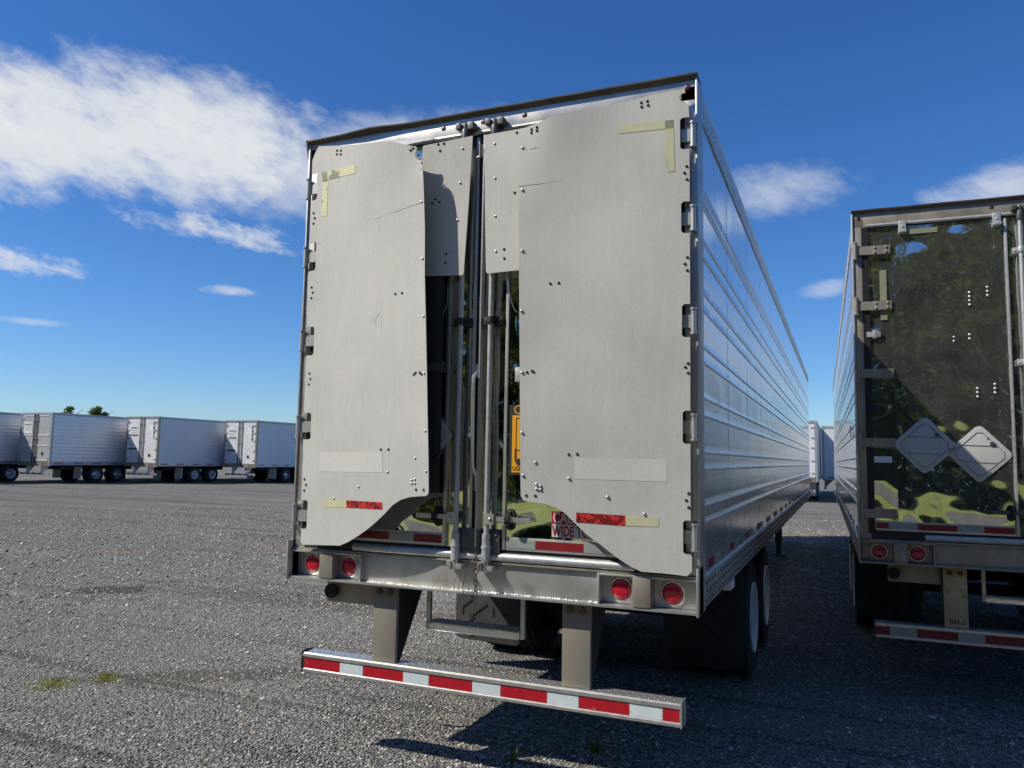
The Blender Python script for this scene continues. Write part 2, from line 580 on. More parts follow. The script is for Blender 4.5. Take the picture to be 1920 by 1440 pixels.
# ------------------------------------------------------------------ geometry helpers
class MB:
    """collects vertices and faces for one mesh"""

    def __init__(self):
        self.v = []
        self.f = []

    def add(self, vs, fs):
        o = len(self.v)
        self.v += [tuple(p) for p in vs]
        self.f += [tuple(i + o for i in q) for q in fs]
        return self

    def box(self, x0, x1, y0, y1, z0, z1):
        vs = [(x, y, z) for x in (x0, x1) for y in (y0, y1) for z in (z0, z1)]
        return self.add(vs, [(0, 1, 3, 2), (4, 6, 7, 5), (0, 4, 5, 1), (2, 3, 7, 6), (0, 2, 6, 4), (1, 5, 7, 3)])

    def prism(self, poly, axis, a, b):
        """polygon in the two other axes, extruded along axis from a to b"""
        n = len(poly)

        def pt(p, t):
            if axis == 0:
                return (t, p[0], p[1])
            if axis == 1:
                return (p[0], t, p[1])
            return (p[0], p[1], t)
        vs = [pt(p, a) for p in poly] + [pt(p, b) for p in poly]
        fs = [tuple(range(n)), tuple(range(2 * n - 1, n - 1, -1))]
        fs += [(i, i + n, (i + 1) % n + n, (i + 1) % n) for i in range(n)]
        return self.add(vs, fs)

    def cyl(self, p0, p1, r, n=12, r1=None, caps=True):
        p0, p1 = Vector(p0), Vector(p1)
        d = (p1 - p0).normalized()
        u = d.orthogonal().normalized()
        w = d.cross(u)
        r1 = r if r1 is None else r1
        vs = []
        for c, rr in ((p0, r), (p1, r1)):
            for i in range(n):
                a = 2 * math.pi * i / n
                vs.append(c + u * (rr * math.cos(a)) + w * (rr * math.sin(a)))
        fs = [(i, (i + 1) % n, (i + 1) % n + n, i + n) for i in range(n)]
        if caps:
            fs += [tuple(range(n - 1, -1, -1)), tuple(range(n, 2 * n))]
        return self.add(vs, fs)

    def tube(self, pts, r, n=8):
        pts = [Vector(p) for p in pts]
        vs = []
        up = None
        for i, p in enumerate(pts):
            d = (pts[min(i + 1, len(pts) - 1)] - pts[max(i - 1, 0)]).normalized()
            if up is None:
                up = d.orthogonal().normalized()
            up = (up - d * up.dot(d)).normalized()
            w = d.cross(up)
            for k in range(n):
                a = 2 * math.pi * k / n
                vs.append(p + up * (r * math.cos(a)) + w * (r * math.sin(a)))
        fs = []
        for i in range(len(pts) - 1):
            for k in range(n):
                fs.append((i * n + k, i * n + (k + 1) % n, (i + 1) * n + (k + 1) % n, (i + 1) * n + k))
        m = (len(pts) - 1) * n
        fs += [tuple(range(n - 1, -1, -1)), tuple(range(m, m + n))]
        return self.add(vs, fs)

    def lathe(self, prof, c, axis, n=24):
        """profile of (radius, along) turned round axis through c"""
        c = Vector(c)
        ax = Vector(axis).normalized()
        u = ax.orthogonal().normalized()
        w = ax.cross(u)
        vs = []
        for r, h in prof:
            for i in range(n):
                a = 2 * math.pi * i / n
                vs.append(c + ax * h + u * (r * math.cos(a)) + w * (r * math.sin(a)))
        fs = []
        for j in range(len(prof) - 1):
            for i in range(n):
                fs.append((j * n + i, j * n + (i + 1) % n, (j + 1) * n + (i + 1) % n, (j + 1) * n + i))
        return self.add(vs, fs)

    def dome(self, c, r, h, axis=(0, -1, 0), n=8):
        return self.lathe([(r, 0), (r * 0.85, h * 0.55), (r * 0.45, h * 0.9), (r * 0.02, h)], c, axis, n)

    def build(self, name, material, parent=None, bevel=0.0, angle=35):
        me = bpy.data.meshes.new(name)
        me.from_pydata([tuple(p) for p in self.v], [], self.f)
        bm = bmesh.new()
        bm.from_mesh(me)
        bmesh.ops.recalc_face_normals(bm, faces=bm.faces[:])
        if bevel:
            ed = [e for e in bm.edges if len(e.link_faces) == 2 and e.calc_face_angle(0) > 0.6]
            bmesh.ops.bevel(bm, geom=ed, offset=bevel, segments=2, profile=0.6, affect='EDGES', clamp_overlap=True)
        bm.to_mesh(me)
        bm.free()
        me.shade_smooth()
        me.set_sharp_from_angle(angle=R(18 if bevel else angle))
        me.materials.append(MATS[material])
        return link(name, me, parent)


def link(name, me, parent=None):
    o = bpy.data.objects.new(name, me)
    COL.objects.link(o)
    if parent is not None:
        o.parent = parent
    return o


def tag(o, label=None, cat=None, group=None, kind=None):
    if label:
        o['label'] = label
    if cat:
        o['category'] = cat
    if group:
        o['group'] = group
    if kind:
        o['kind'] = kind
    return o


def empty(name, loc=(0, 0, 0), rz=0.0):
    o = bpy.data.objects.new(name, None)
    o.empty_display_size = 0.3
    o.location = loc
    o.rotation_euler = (0, 0, rz)
    COL.objects.link(o)
    return o


def sheet(name, poly, f, thick, material, parent, off=0.0, cut=0.09):
    """a sheet with outline poly (x, z) bent to y = f(x, z)"""
    bm = bmesh.new()
    vs = [bm.verts.new((x, 0, z)) for x, z in poly]
    bm.faces.new(vs)
    xs = [p[0] for p in poly]
    zs = [p[1] for p in poly]
    for lo, hi, ax in ((min(xs), max(xs), 0), (min(zs), max(zs), 2)):
        n = int((hi - lo) / cut)
        for i in range(1, n + 1):
            co = [0, 0, 0]
            no = [0, 0, 0]
            co[ax] = lo + (hi - lo) * i / (n + 1)
            no[ax] = 1
            bmesh.ops.bisect_plane(bm, geom=bm.verts[:] + bm.edges[:] + bm.faces[:], plane_co=co, plane_no=no, dist=1e-5)
    for v in bm.verts:
        v.co.y = f(v.co.x, v.co.z) + off
    bmesh.ops.recalc_face_normals(bm, faces=bm.faces[:])
    if sum(q.normal.y for q in bm.faces) > 0:
        bmesh.ops.reverse_faces(bm, faces=bm.faces[:])
    ret = bmesh.ops.extrude_face_region(bm, geom=bm.faces[:], use_keep_orig=True)
    for v in [g for g in ret['geom'] if isinstance(g, bmesh.types.BMVert)]:
        v.co.y += thick
    bmesh.ops.recalc_face_normals(bm, faces=bm.faces[:])
    me = bpy.data.meshes.new(name)
    bm.to_mesh(me)
    bm.free()
    me.shade_smooth()
    me.set_sharp_from_angle(angle=R(40))
    me.materials.append(MATS[material])
    return link(name, me, parent)


def rect(x0, x1, z0, z1):
    return [(x0, z0), (x1, z0), (x1, z1), (x0, z1)]


_font_cache = {}


def text(body, size, loc, face, material, parent, name='lettering', align='LEFT', sx=1.0, depth=0.0008, bold=0.0):
    """flat lettering facing -y ('rear') or +x ('right') or -x ('left')"""
    c = bpy.data.curves.new('txt', 'FONT')
    c.body = body
    c.size = size
    c.align_x = align
    c.extrude = depth
    c.resolution_u = 2
    c.offset = bold
    tmp = bpy.data.objects.new('txt', c)
    me = bpy.data.meshes.new_from_object(tmp)
    bpy.data.objects.remove(tmp)
    bpy.data.curves.remove(c)
    me.materials.clear()
    me.materials.append(MATS[material])
    rz = {'rear': 0.0, 'right': math.pi / 2, 'left': -math.pi / 2}[face]
    me.transform(Matrix.Translation(loc) @ Matrix.Rotation(rz, 4, 'Z') @ Matrix.Rotation(math.pi / 2, 4, 'X')
                 @ Matrix.Diagonal((sx, 1, 1, 1)))
    o = link(name, me, parent)
    return o


# ------------------------------------------------------------------ ground
gm = bpy.data.meshes.new('ground')
S = 2500
gm.from_pydata([(-S, -S, 0), (S, -S, 0), (S, S, 0), (-S, S, 0)], [], [(0, 1, 2, 3)])
gm.materials.append(MATS['gravel'])
ground = tag(link('ground', gm), kind='structure', label='grey crushed gravel yard with dusty wheel lanes')

vm = MB().box(-90, 90, -70, -9.5, -0.2, 0.03).build('grass_verge', 'verge_grass')
tag(vm, kind='structure', label='sunlit grass verge along the edge of the yard')


def scatter_stones():
    n = 210000
    # more stones near the camera, where single ones can be seen
    r = 4.4 + (rng.random(n) ** 1.9) * 24.0
    a = ya + np.radians(rng.uniform(-39, 41, n))
    x = 3.29 - np.sin(a) * r
    y = -4.18 + np.cos(a) * r
    size = np.clip(rng.lognormal(math.log(0.0063), 0.42, n), 0.003, 0.024)
    size *= np.clip(r / 8.0, 0.95, 1.9)
    base = np.array([[1, 0, 0], [0, 1, 0], [-1, 0, 0], [0, -1, 0], [0, 0, 0.75], [0, 0, -0.5]], float)
    V = np.repeat(base[None], n, 0)
    V *= rng.uniform(0.6, 1.35, (n, 6, 1))
    V += rng.normal(0, 0.13, (n, 6, 3))
    V *= size[:, None, None]
    V *= np.stack([rng.uniform(0.8, 1.4, n), rng.uniform(0.7, 1.1, n), rng.uniform(0.6, 1.0, n)], 1)[:, None, :]
    t = rng.uniform(0, 2 * math.pi, n)
    ct, st_ = np.cos(t)[:, None], np.sin(t)[:, None]
    vx = V[:, :, 0] * ct - V[:, :, 1] * st_
    vy = V[:, :, 0] * st_ + V[:, :, 1] * ct
    P = np.stack([vx + x[:, None], vy + y[:, None], V[:, :, 2] + (size * 0.18)[:, None]], 2).reshape(-1, 3)
    F = np.array([[0, 1, 4], [1, 2, 4], [2, 3, 4], [3, 0, 4], [1, 0, 5], [2, 1, 5], [3, 2, 5], [0, 3, 5]])
    F = (F[None] + (np.arange(n) * 6)[:, None, None]).reshape(-1)
    me = bpy.data.meshes.new('gravel_stones')
    me.vertices.add(len(P))
    me.vertices.foreach_set('co', P.astype(np.float32).ravel())
    nf = len(F) // 3
    me.loops.add(len(F))
    me.loops.foreach_set('vertex_index', F.astype(np.int32))
    me.polygons.add(nf)
    me.polygons.foreach_set('loop_start', (np.arange(nf) * 3).astype(np.int32))
    me.update()
    me.validate()
    me.materials.append(MATS['stone'])
    o = link('gravel_stones', me)
    tag(o, 'loose crushed grey gravel strewn over the yard', 'gravel', kind='stuff')


scatter_stones()


def leaf_cloud(centers, radii, n, size, seed):
    """n small leaf quads spread through ellipsoid clumps; returns verts, faces arrays"""
    g = np.random.default_rng(seed)
    k = g.integers(0, len(centers), n)
    d = g.normal(size=(n, 3))
    d /= np.linalg.norm(d, axis=1)[:, None]
    rr = g.random(n) ** 0.45
    c = np.asarray(centers)[k] + d * np.asarray(radii)[k] * rr[:, None]
    a = g.normal(size=(n, 3))
    a /= np.linalg.norm(a, axis=1)[:, None]
    b = np.cross(a, g.normal(size=(n, 3)))
    b /= np.linalg.norm(b, axis=1)[:, None]
    s = size * g.uniform(0.6, 1.5, n)[:, None]
    q = np.stack([c - a * s, c + b * s * 0.55, c + a * s, c - b * s * 0.55], 1).reshape(-1, 3)
    return q


def quads_obj(name, q, material, parent=None):
    n = len(q) // 4
    me = bpy.data.meshes.new(name)
    me.vertices.add(len(q))
    me.vertices.foreach_set('co', q.astype(np.float32).ravel())
    me.loops.add(4 * n)
    me.loops.foreach_set('vertex_index', np.arange(4 * n, dtype=np.int32))
    me.polygons.add(n)
    me.polygons.foreach_set('loop_start', (np.arange(n) * 4).astype(np.int32))
    me.update()
    me.validate()
    me.materials.append(MATS[material])
    return link(name, me, parent)


# wood at the edge of the yard, behind the viewer: mirrored in the polished doors
def treeline():
    cs, rs = [], []
    g = np.random.default_rng(5)
    for i in range(64):
        x = -62 + i * 2.0 + g.uniform(-1, 1)
        y = -34 + g.uniform(-4, 4)
        h = g.uniform(17.5, 23)
        for j in range(7):
            z = 0.8 + (h - 2.5) * j / 6.0
            cs.append((x + g.uniform(-1.3, 1.3), y + g.uniform(-1, 1), z))
            w = 2.4 * (1 - 0.45 * abs(j / 6.0 - 0.35))
            rs.append((w, w, 1.7))
    q = leaf_cloud(cs, rs, 48000, 0.36, 3)
    cs2 = [(-70 + 2.2 * i + g.uniform(-1, 1), -43 + g.uniform(-2, 2), 2.0 + 2.6 * j) for i in range(66) for j in range(7)]
    q2 = leaf_cloud(cs2, [(2.4, 1.5, 2.2)] * len(cs2), 22000, 0.85, 8)
    q = np.concatenate([q, q2])
    o = quads_obj('treeline', q, 'leaf_dark')
    tag(o, 'dark green wood mirrored in the polished trailer doors', 'wood', kind='stuff')


treeline()


def small_tree(loc, h, w, seed, label):
    root = empty('tree', loc)
    tag(root, label, 'tree', 'trees behind the trailer row')
    g = random.Random(seed)
    mb = MB()
    mb.cyl((0, 0, 0), (0.05, 0, h * 0.5), 0.13, 10, 0.08)
    mb.cyl((0.05, 0, h * 0.5), (0, 0.05, h * 0.95), 0.08, 8, 0.02)
    for i in range(9):
        a = g.uniform(0, 6.28)
        z = h * g.uniform(0.35, 0.85)
        mb.cyl((0.03, 0, z), (math.cos(a) * w * 0.8, math.sin(a) * w * 0.8, z + w * 0.6), 0.035, 6, 0.01)
    mb.build('trunk', 'bark', root)
    cs, rs = [], []
    for i in range(22):
        a = g.uniform(0, 6.28)
        t = g.uniform(0.35, 1.0)
        r = w * (1.15 - 0.75 * t) * g.uniform(0.2, 1.0)
        cs.append((math.cos(a) * r, math.sin(a) * r, h * t * 0.95))
        k = w * g.uniform(0.22, 0.4)
        rs.append((k, k, k * 0.8))
    cs.append((0, 0, h * 0.97))
    rs.append((w * 0.25, w * 0.25, h * 0.04))
    quads_obj('crown', leaf_cloud(cs, rs, 5200, 0.075, seed), 'leaf_mid', root)


small_tree((-60.6, 44.7, 0), 5.75, 1.5, 4, 'tree whose crown tip shows left above the metal sided trailer')
small_tree((-58.2, 45.6, 0), 5.80, 1.6, 9, 'tree whose crown tip shows right above the metal sided trailer')

def sm(t):
    t = min(1.0, max(0.0, t))
    return t * t * (3 - 2 * t)


def waves(seed, slope, lmin=0.22, lmax=0.9, n=10, stretch=1.0):
    """gentle oil-canning of thin sheet metal: a sum of shallow ripples with the given rms slope"""
    g = random.Random(seed)
    ws = []
    for i in range(n):
        lam = lmin * (lmax / lmin) ** g.random()
        an = g.uniform(0, math.pi)
        k = 2 * math.pi / lam
        ws.append((k * math.cos(an), k * math.sin(an) * stretch, slope * math.sqrt(2.0 / n) / k, g.uniform(0, 6.28)))

    def f(u, v):
        u2 = u + 0.05 * math.sin(3.1 * v + seed)
        v2 = v + 0.07 * math.sin(2.3 * u + 2 * seed)
        return sum(a * math.sin(ku * u2 + kv * v2 + p) for ku, kv, a, p in ws)
    return f


# ------------------------------------------------------------------ trailer parts
TW, TL, TH = 2.59, 15.7, 3.99
SILL0, SILL1 = 1.072, 1.25
HINGE_Z = (3.64, 3.17, 2.605, 2.037, 1.463)
RIBS = (3.387, 3.30, 3.10, 3.003, 2.803, 2.704, 2.493, 2.407, 2.208, 2.11, 1.906, 1.815, 1.617, 1.527)
SHARED = {}


def shared(key, name, make, parent, loc=(0, 0, 0)):
    """alike pieces share mesh data"""
    if key not in SHARED:
        o = make()
        SHARED[key] = o.data
        o.parent = parent
    else:
        o = link(name, SHARED[key], parent)
    o.location = loc
    return o


def side_profile(xo, s):
    """x, z outline of the ribbed wall skin; s = +1 right side, -1 left side"""
    pts = [(xo, 1.235)]
    for z in sorted(RIBS):
        pts += [(xo, z - 0.0085), (xo + s * 0.0045, z - 0.005), (xo + s * 0.005, z + 0.003), (xo + s * 0.002, z + 0.007),
                (xo, z + 0.0095)]
    pts += [(xo, 3.80)]
    return pts


def ribbed_panel(key, xo, s, y0, y1, parent):
    def make():
        pr = []
        base = side_profile(xo, s)
        for (xa, za), (xb, zb) in zip(base[:-1], base[1:]):
            n = max(1, int((zb - za) / 0.035))
            pr += [(xa + (xb - xa) * k / n, za + (zb - za) * k / n) for k in range(n)]
        pr.append(base[-1])
        wf = waves(5 if s > 0 else 8, 0.006, 0.3, 1.2)
        ny = 30
        vs, fs = [], []
        for i in range(ny + 1):
            t = i / ny
            y = 0.007 + (y1 - y0 - 0.014) * t
            edge = min(1.0, 8 * min(t, 1 - t)) * (0.35 + 0.65 * min(1.0, 8 * abs(t - 0.5)))
            for x, z in pr:
                d = min(abs(z - q) for q in RIBS)
                m_ = sm((d - 0.012) / 0.03) * edge
                vs.append((x + s * m_ * wf(y, z), y, z))
        m = len(pr)
        for i in range(ny):
            for j in range(m - 1):
                fs.append((i * m + j, i * m + j + 1, (i + 1) * m + j + 1, (i + 1) * m + j))
        # back face and rim give the skin its thickness
        o0 = len(vs)
        ya0, yb0 = 0.007, y1 - y0 - 0.007
        xi = xo - s * 0.014
        vs += [(xi, ya0, 1.235), (xi, ya0, 3.80), (xi, yb0, 3.80), (xi, yb0, 1.235)]
        fs.append((o0, o0 + 1, o0 + 2, o0 + 3))
        fs.append(tuple(range(0, m)) + (o0 + 1, o0))
        fs.append(tuple(range(ny * m + m - 1, ny * m - 1, -1)) + (o0 + 3, o0 + 2))
        fs.append(tuple(i * m for i in range(ny, -1, -1)) + (o0, o0 + 3))
        fs.append(tuple(i * m + m - 1 for i in range(ny + 1)) + (o0 + 2, o0 + 1))
        mb = MB().add(vs, fs)
        o = mb.build('side_panel', 'side_steel', None, angle=40)
        o.data.materials.append(MATS['rib_steel'])
        for pl in o.data.polygons:
            cz = pl.center.z
            if abs(pl.normal.y) < 0.5 and abs(pl.center.x - xo) < 0.012 and len(pl.vertices) == 4 and any(abs(cz - q) < 0.0094 for q in RIBS):
                pl.material_index = 1
        return o
    return shared(key, 'side_panel', make, parent, (0, y0, 0))


def wheel_pair(root, cx_out, s, y, visible_rim=True):
    """dual wheels on one axle end; s=+1: right side"""
    w = empty('wheel', (0, 0, 0))
    w.parent = root
    tread = [(0.30, -0.125), (0.37, -0.135), (0.455, -0.128), (0.485, -0.112), (0.49, -0.085), (0.475, -0.08), (0.475, -0.070),
             (0.497, -0.065), (0.499, -0.025), (0.482, -0.022), (0.482, -0.012), (0.499, -0.01), (0.499, 0.01), (0.482, 0.012),
             (0.482, 0.022), (0.499, 0.025), (0.497, 0.065), (0.475, 0.070), (0.475, 0.08), (0.49, 0.085), (0.485, 0.112),
             (0.455, 0.128), (0.37, 0.135), (0.30, 0.125)]
    for k, dx in enumerate((0.0, -0.34)):
        shared('tyre', 'tyre', lambda: MB().lathe(tread, (0, 0, 0), (1, 0, 0), 56).build('tyre', 'rubber', None), w,
               (cx_out + s * dx, y, 0.5))

    def rim():
        mb = MB()
        mb.lathe([(0.302, 0.125), (0.300, 0.14), (0.285, 0.14), (0.272, 0.115), (0.262, 0.02), (0.24, -0.03), (0.17, -0.045),
                  (0.155, 0.01), (0.10, 0.02), (0.10, 0.08), (0.06, 0.095), (0.002, 0.095)], (0, 0, 0), (s, 0, 0), 40)
        return mb.build('rim', 'wheel_white', None)
    shared(('rim', s), 'rim', rim, w, (cx_out, y, 0.5))

    def nuts():
        mb = MB()
        for i in range(10):
            a = 2 * math.pi * i / 10
            mb.cyl((s * -0.03, 0.142 * math.cos(a), 0.142 * math.sin(a)), (s * 0.02, 0.142 * math.cos(a), 0.142 * math.sin(a)),
                   0.014, 6)
        return mb.build('wheel_nuts', 'cast_iron', None)
    shared(('nuts', s), 'wheel_nuts', nuts, w, (cx_out, y, 0.5))
    return w


def hinge(parent, z, s, kind):
    """s=-1 left edge, +1 right edge; strap hinge with barrel"""
    def make():
        x0 = 0.012 if s < 0 else TW - 0.012
        sg = -s
        mb = MB()
        mb.cyl((x0, -0.026, -0.058), (x0, -0.026, 0.058), 0.0155, 14)
        mb.cyl((x0, -0.026, -0.072), (x0, -0.026, -0.060), 0.020, 12)
        mb.cyl((x0, -0.026, 0.060), (x0, -0.026, 0.072), 0.020, 12)
        xa, xb = x0 + sg * 0.012, x0 + sg * 0.265
        mb.box(min(xa, xb), max(xa, xb), -0.024, -0.012, -0.036, 0.036)
        xa, xb = x0 + sg * 0.10, x0 + sg * 0.265
        mb.box(min(xa, xb), max(xa, xb), -0.012, 0.003, -0.034, 0.034)
        for bx_ in (0.150, 0.236):
            for bz in (-0.019, 0.019):
                mb.dome((x0 + sg * bx_, -0.024, bz), 0.011, 0.010)
        return mb.build('hinge', 'alu' if kind == 'A' else 'alu_dirty_shaded', None, bevel=0.0)
    return shared(('hinge', s, kind), 'hinge', make, parent, (0, 0, z))


def rivets(name, pts, f, material, parent, r, h):
    mb = MB()
    for x, z in pts:
        mb.dome((x, f(x, z), z), r, h, (0, -1, 0), 8)
    o = mb.build(name, material, parent, angle=80)
    o['kind'] = 'stuff'
    return o


def placard(parent, cx, cz, y, rot, side, mirror=1):
    """diamond shaped placard holder"""
    h = side / 2
    c = 0.035
    poly = [(-h + c, -h), (h - c, -h), (h - c * 0.3, -h + c * 0.3), (h, -h + c), (h, h - c), (h - c * 0.3, h - c * 0.3), (h - c, h),
            (-h + c, h), (-h + c * 0.3, h - c * 0.3), (-h, h - c), (-h, -h + c), (-h + c * 0.3, -h + c * 0.3)]

    def rt(p):
        ca, sa = math.cos(rot), math.sin(rot)
        return (cx + p[0] * ca - p[1] * sa, cz + p[0] * sa + p[1] * ca)
    o = MB().prism([rt(p) for p in poly], 1, y - 0.010, y).build('placard_holder', 'placard', parent, bevel=0.002)
    k = h * 0.80

    def bar(a, b, w=0.006):
        a, b = Vector((a[0], a[1])), Vector((b[0], b[1]))
        d = (b - a).normalized()
        nn = Vector((-d.y, d.x)) * w / 2
        return [rt(p) for p in (a + nn, b + nn, b - nn, a - nn)]
    mb = MB()
    kk = k * 0.78
    ring = [(-kk, -k), (kk, -k), (k, -kk), (k, kk), (kk, k), (-kk, k), (-k, kk), (-k, -kk)]
    for i in range(8):
        mb.prism(bar(ring[i], ring[(i + 1) % 8]), 1, y - 0.013, y - 0.010)
    mb.prism(bar((-k, 0.30 * k), (0.30 * k, -k)), 1, y - 0.0135, y - 0.010)
    mb.prism(bar((-0.30 * k, k), (k, -0.30 * k)), 1, y - 0.0135, y - 0.010)
    mb.build('placard_frame', 'placard_line', o)
    mb = MB()
    px, pz = rt((h * 0.72, h * 0.0))
    mb.box(px - 0.015, px + 0.015, y - 0.022, y - 0.010, pz - 0.012, pz + 0.012)
    px2, pz2 = rt((h * 0.76, h * 0.30))
    mb.dome((px2, y - 0.010, pz2), 0.007, 0.008)
    px2, pz2 = rt((-h * 0.3, -h * 0.9))
    mb.dome((px2, y - 0.010, pz2), 0.006, 0.006)
    mb.build('placard_clip', 'cast_iron', o)
    return o


def make_trailer(loc, rz, kind, label):
    root = empty('semi_trailer', loc, rz)
    tag(root, label, 'trailer', 'polished steel trailers parked in the foreground')
    A = kind == 'A'
    door_mat = 'mirror_steel' if A else 'mirror_dusty'
    FR = 'alu' if A else 'alu_dirty_shaded'

    # --- walls: one ribbed panel after another, both sides
    pw = 1.206
    npan = 13
    for i in range(npan):
        y0 = 0.03 + i * pw
        ribbed_panel(('pan', 1), TW, 1, 0, pw, root).location = (0, y0, 0)
        ribbed_panel(('pan', -1), 0.0, -1, 0, pw, root).location = (0, y0, 0)

    for s, xo in ((1, TW), (-1, 0.0)):
        def rv():
            mb = MB()
            for i in range(npan * 2 + 1):
                y = 0.05 + i * pw / 2
                z = 1.30
                while z < 3.80:
                    if all(abs(z - q) > 0.03 for q in RIBS):
                        mb.dome((xo, y, z), 0.0048, 0.003, (s, 0, 0), 6)
                    z += 0.095
            for i in range(int(TL / 0.075)):
                y = 0.06 + i * 0.075
                for z in (3.82, 3.86):
                    mb.dome((xo + s * 0.008, y, z), 0.007, 0.005, (s, 0, 0), 6)
            o = mb.build('wall_rivets', 'galv', None, angle=80)
            return o
        o = shared(('rv', s), 'wall_rivets', rv, root)
        o['kind'] = 'stuff'

        # top rail and lower rail
        mb = MB()
        mb.box(xo - 0.02 if s > 0 else xo - 0.008, xo + 0.008 if s > 0 else xo + 0.02, 0.09, TL, 3.79, 3.925)
        mb.cyl((xo - s * 0.004, 0.10, 3.93), (xo - s * 0.004, TL, 3.93), 0.016, 10)
        mb.build('top_rail', 'alu', root)
        mb = MB()
        a, b = sorted((xo - s * 0.03, xo + s * 0.010))
        mb.box(a, b, 0.125, TL, 1.075, 1.232)
        a, b = sorted((xo - s * 0.03, xo + s * 0.016))
        mb.box(a, b, 0.125, TL, 1.222, 1.236)
        rail = mb.build('lower_rail', 'alu', root)

        def rvl():
            mb = MB()
            for i in range(int(TL / 0.11)):
                y = 0.2 + i * 0.11
                for z in (1.105, 1.155, 1.20):
                    mb.dome((xo + s * 0.010, y + (0.03 if z == 1.155 else 0), z), 0.010, 0.006, (s, 0, 0), 6)
            return mb.build('rail_rivets', 'dark_steel', None, angle=80)
        o = shared(('rvl', s), 'rail_rivets', rvl, rail)
        o['kind'] = 'stuff'
        for i in range(17):
            y = 0.36 + i * 0.92
            for j, (dy, ln, mt) in enumerate(((0, 0.20, 'tape_red_dark'), (0.205, 0.26, 'tape_white_dull'))):
                a, b = sorted((xo + s * 0.0005, xo + s * 0.003))
                key = ('stape', s, j)
                shared(key, 'reflective_strip', lambda: MB().box(a, b, 0, ln, 1.262, 1.312).build('reflective_strip', mt, None),
                       root, (0, y + dy, 0))

    # roof, front wall, floor
    MB().box(0.02, TW - 0.02, 0.05, TL, 3.93, 3.965).build('roof', 'white_dirty', root)
    MB().box(0.02, TW - 0.02, TL - 0.03, TL + 0.01, 1.08, 3.95).build('front_wall', 'white_dirty', root)
    MB().box(0.03, TW - 0.03, 0.14, TL - 0.04, 1.10, 1.20).build('floor', 'dark_steel', root)
    for i in range(26):
        y = 0.45 + i * 0.6
        shared('xm', 'cross_member', lambda: MB().box(0.04, TW - 0.04, 0, 0.06, 1.0, 1.10).build('cross_member', 'dark_steel', None),
               root, (0, y, 0))
    for x in (0.74, 1.75):
        MB().box(x, x + 0.10, 1.6, 6.2, 0.80, 1.0).build('slider_rail', 'dark_steel', root)

    # --- rear frame
    for xa, s in ((0.0, -1), (TW - 0.085, 1)):
        po = MB().box(xa, xa + 0.085, 0.0, 0.12, SILL1 + 0.009, 3.93).build('corner_post', FR, root, bevel=0.006)
        mb = MB()
        xe = 0.0 if s < 0 else TW
        a, b = sorted((xe, xe + s * 0.012))
        mb.box(a, b, -0.012, 0.16, 1.06, 3.985)
        mb.build('corner_trim', 'alu', po, bevel=0.003)
    # header with overhanging drip lip
    hd = MB().box(0.0, TW, 0.0, 0.11, 3.845, 3.966).build('header', FR, root, bevel=0.004)
    mb = MB()
    segs = 26
    lipv = []
    for i in range(segs + 1):
        t = i / segs
        x = -0.012 + (TW + 0.024) * t
        if A:
            dz = -0.010 * math.exp(-((t - 0.0) / 0.12) ** 2) + 0.006 * math.exp(-((t - 0.20) / 0.05) ** 2) \
                - 0.003 * math.exp(-((t - 0.33) / 0.06) ** 2) + 0.0007 * math.sin(t * 40)
            dy = -0.012 * math.exp(-((t - 0.18) / 0.07) ** 2)
        else:
            dz = 0.001 * math.sin(t * 30)
            dy = 0
        prof = [(0.10, 3.978 + dz), (-0.024 + dy, 3.994 + dz), (-0.029 + dy, 3.991 + dz), (-0.028 + dy, 3.983 + dz),
                (-0.002, 3.962 + dz * 0.5), (0.10, 3.966)]
        lipv.append([(x, p[0], p[1]) for p in prof])
    m = 6
    vs = [p for ring in lipv for p in ring]
    fs = []
    for i in range(segs):
        for k in range(m):
            fs.append((i * m + k, i * m + (k + 1) % m, (i + 1) * m + (k + 1) % m, (i + 1) * m + k))
    fs += [tuple(range(m)), tuple(range(segs * m + m - 1, segs * m - 1, -1))]
    mb.add(vs, fs)
    mb.build('drip_lip', 'lip_brown', hd, angle=30)
    if A:
        MB().prism([(-0.03, 3.985), (0.02, 3.985), (0.02, 3.86), (0.0, 3.86)], 0, -0.026, -0.0125).build('lip_end_cap', 'lip_brown', hd)
    MB().cyl((0.10, -0.006, 3.853), (TW - 0.10, -0.006, 3.853), 0.014, 10).build('header_tube', 'galv', hd)
    for x in (0.045, 1.018, 1.294, 1.570, 2.545):
        ml = MB().dome((x, 0.0, 3.922 if 0.5 < x < 2 else 3.925), 0.017, 0.003, n=14).build('marker_light', 'lens_red_dark', hd, angle=80)
        MB().lathe([(0.026, 0), (0.026, 0.004), (0.021, 0.005), (0.021, 0)], (x, 0.0, 3.922 if 0.5 < x < 2 else 3.925), (0, -1, 0), 14).build(
            'gasket', 'rubber_gasket', ml) if False else None
    # header damage: silver foil torn out above the left panel
    if A:
        sheet('torn_foil', [(0.30, 3.846), (0.50, 3.868), (0.66, 3.882), (0.82, 3.868), (0.97, 3.862), (0.97, 3.85), (0.66, 3.84), (0.45, 3.838)],
              lambda x, z: -0.018 - 0.01 * math.sin(x * 9), 0.001, 'alu_bright', hd)

    # --- rear sill with lamp pockets
    mb = MB()
    mb.box(0.535, 2.055, 0.0, 0.02, SILL0 + 0.01, SILL1)
    sill = mb.build('sill', FR, root, bevel=0.002)
    mb = MB()
    mb.box(0.0, TW, -0.042, 0.10, SILL0 - 0.006, SILL0 + 0.008)
    mb.build('sill_flange', 'alu_bright' if A else FR, sill, bevel=0.003)
    # beaded weld along the flange
    mb = MB()
    x = 0.56
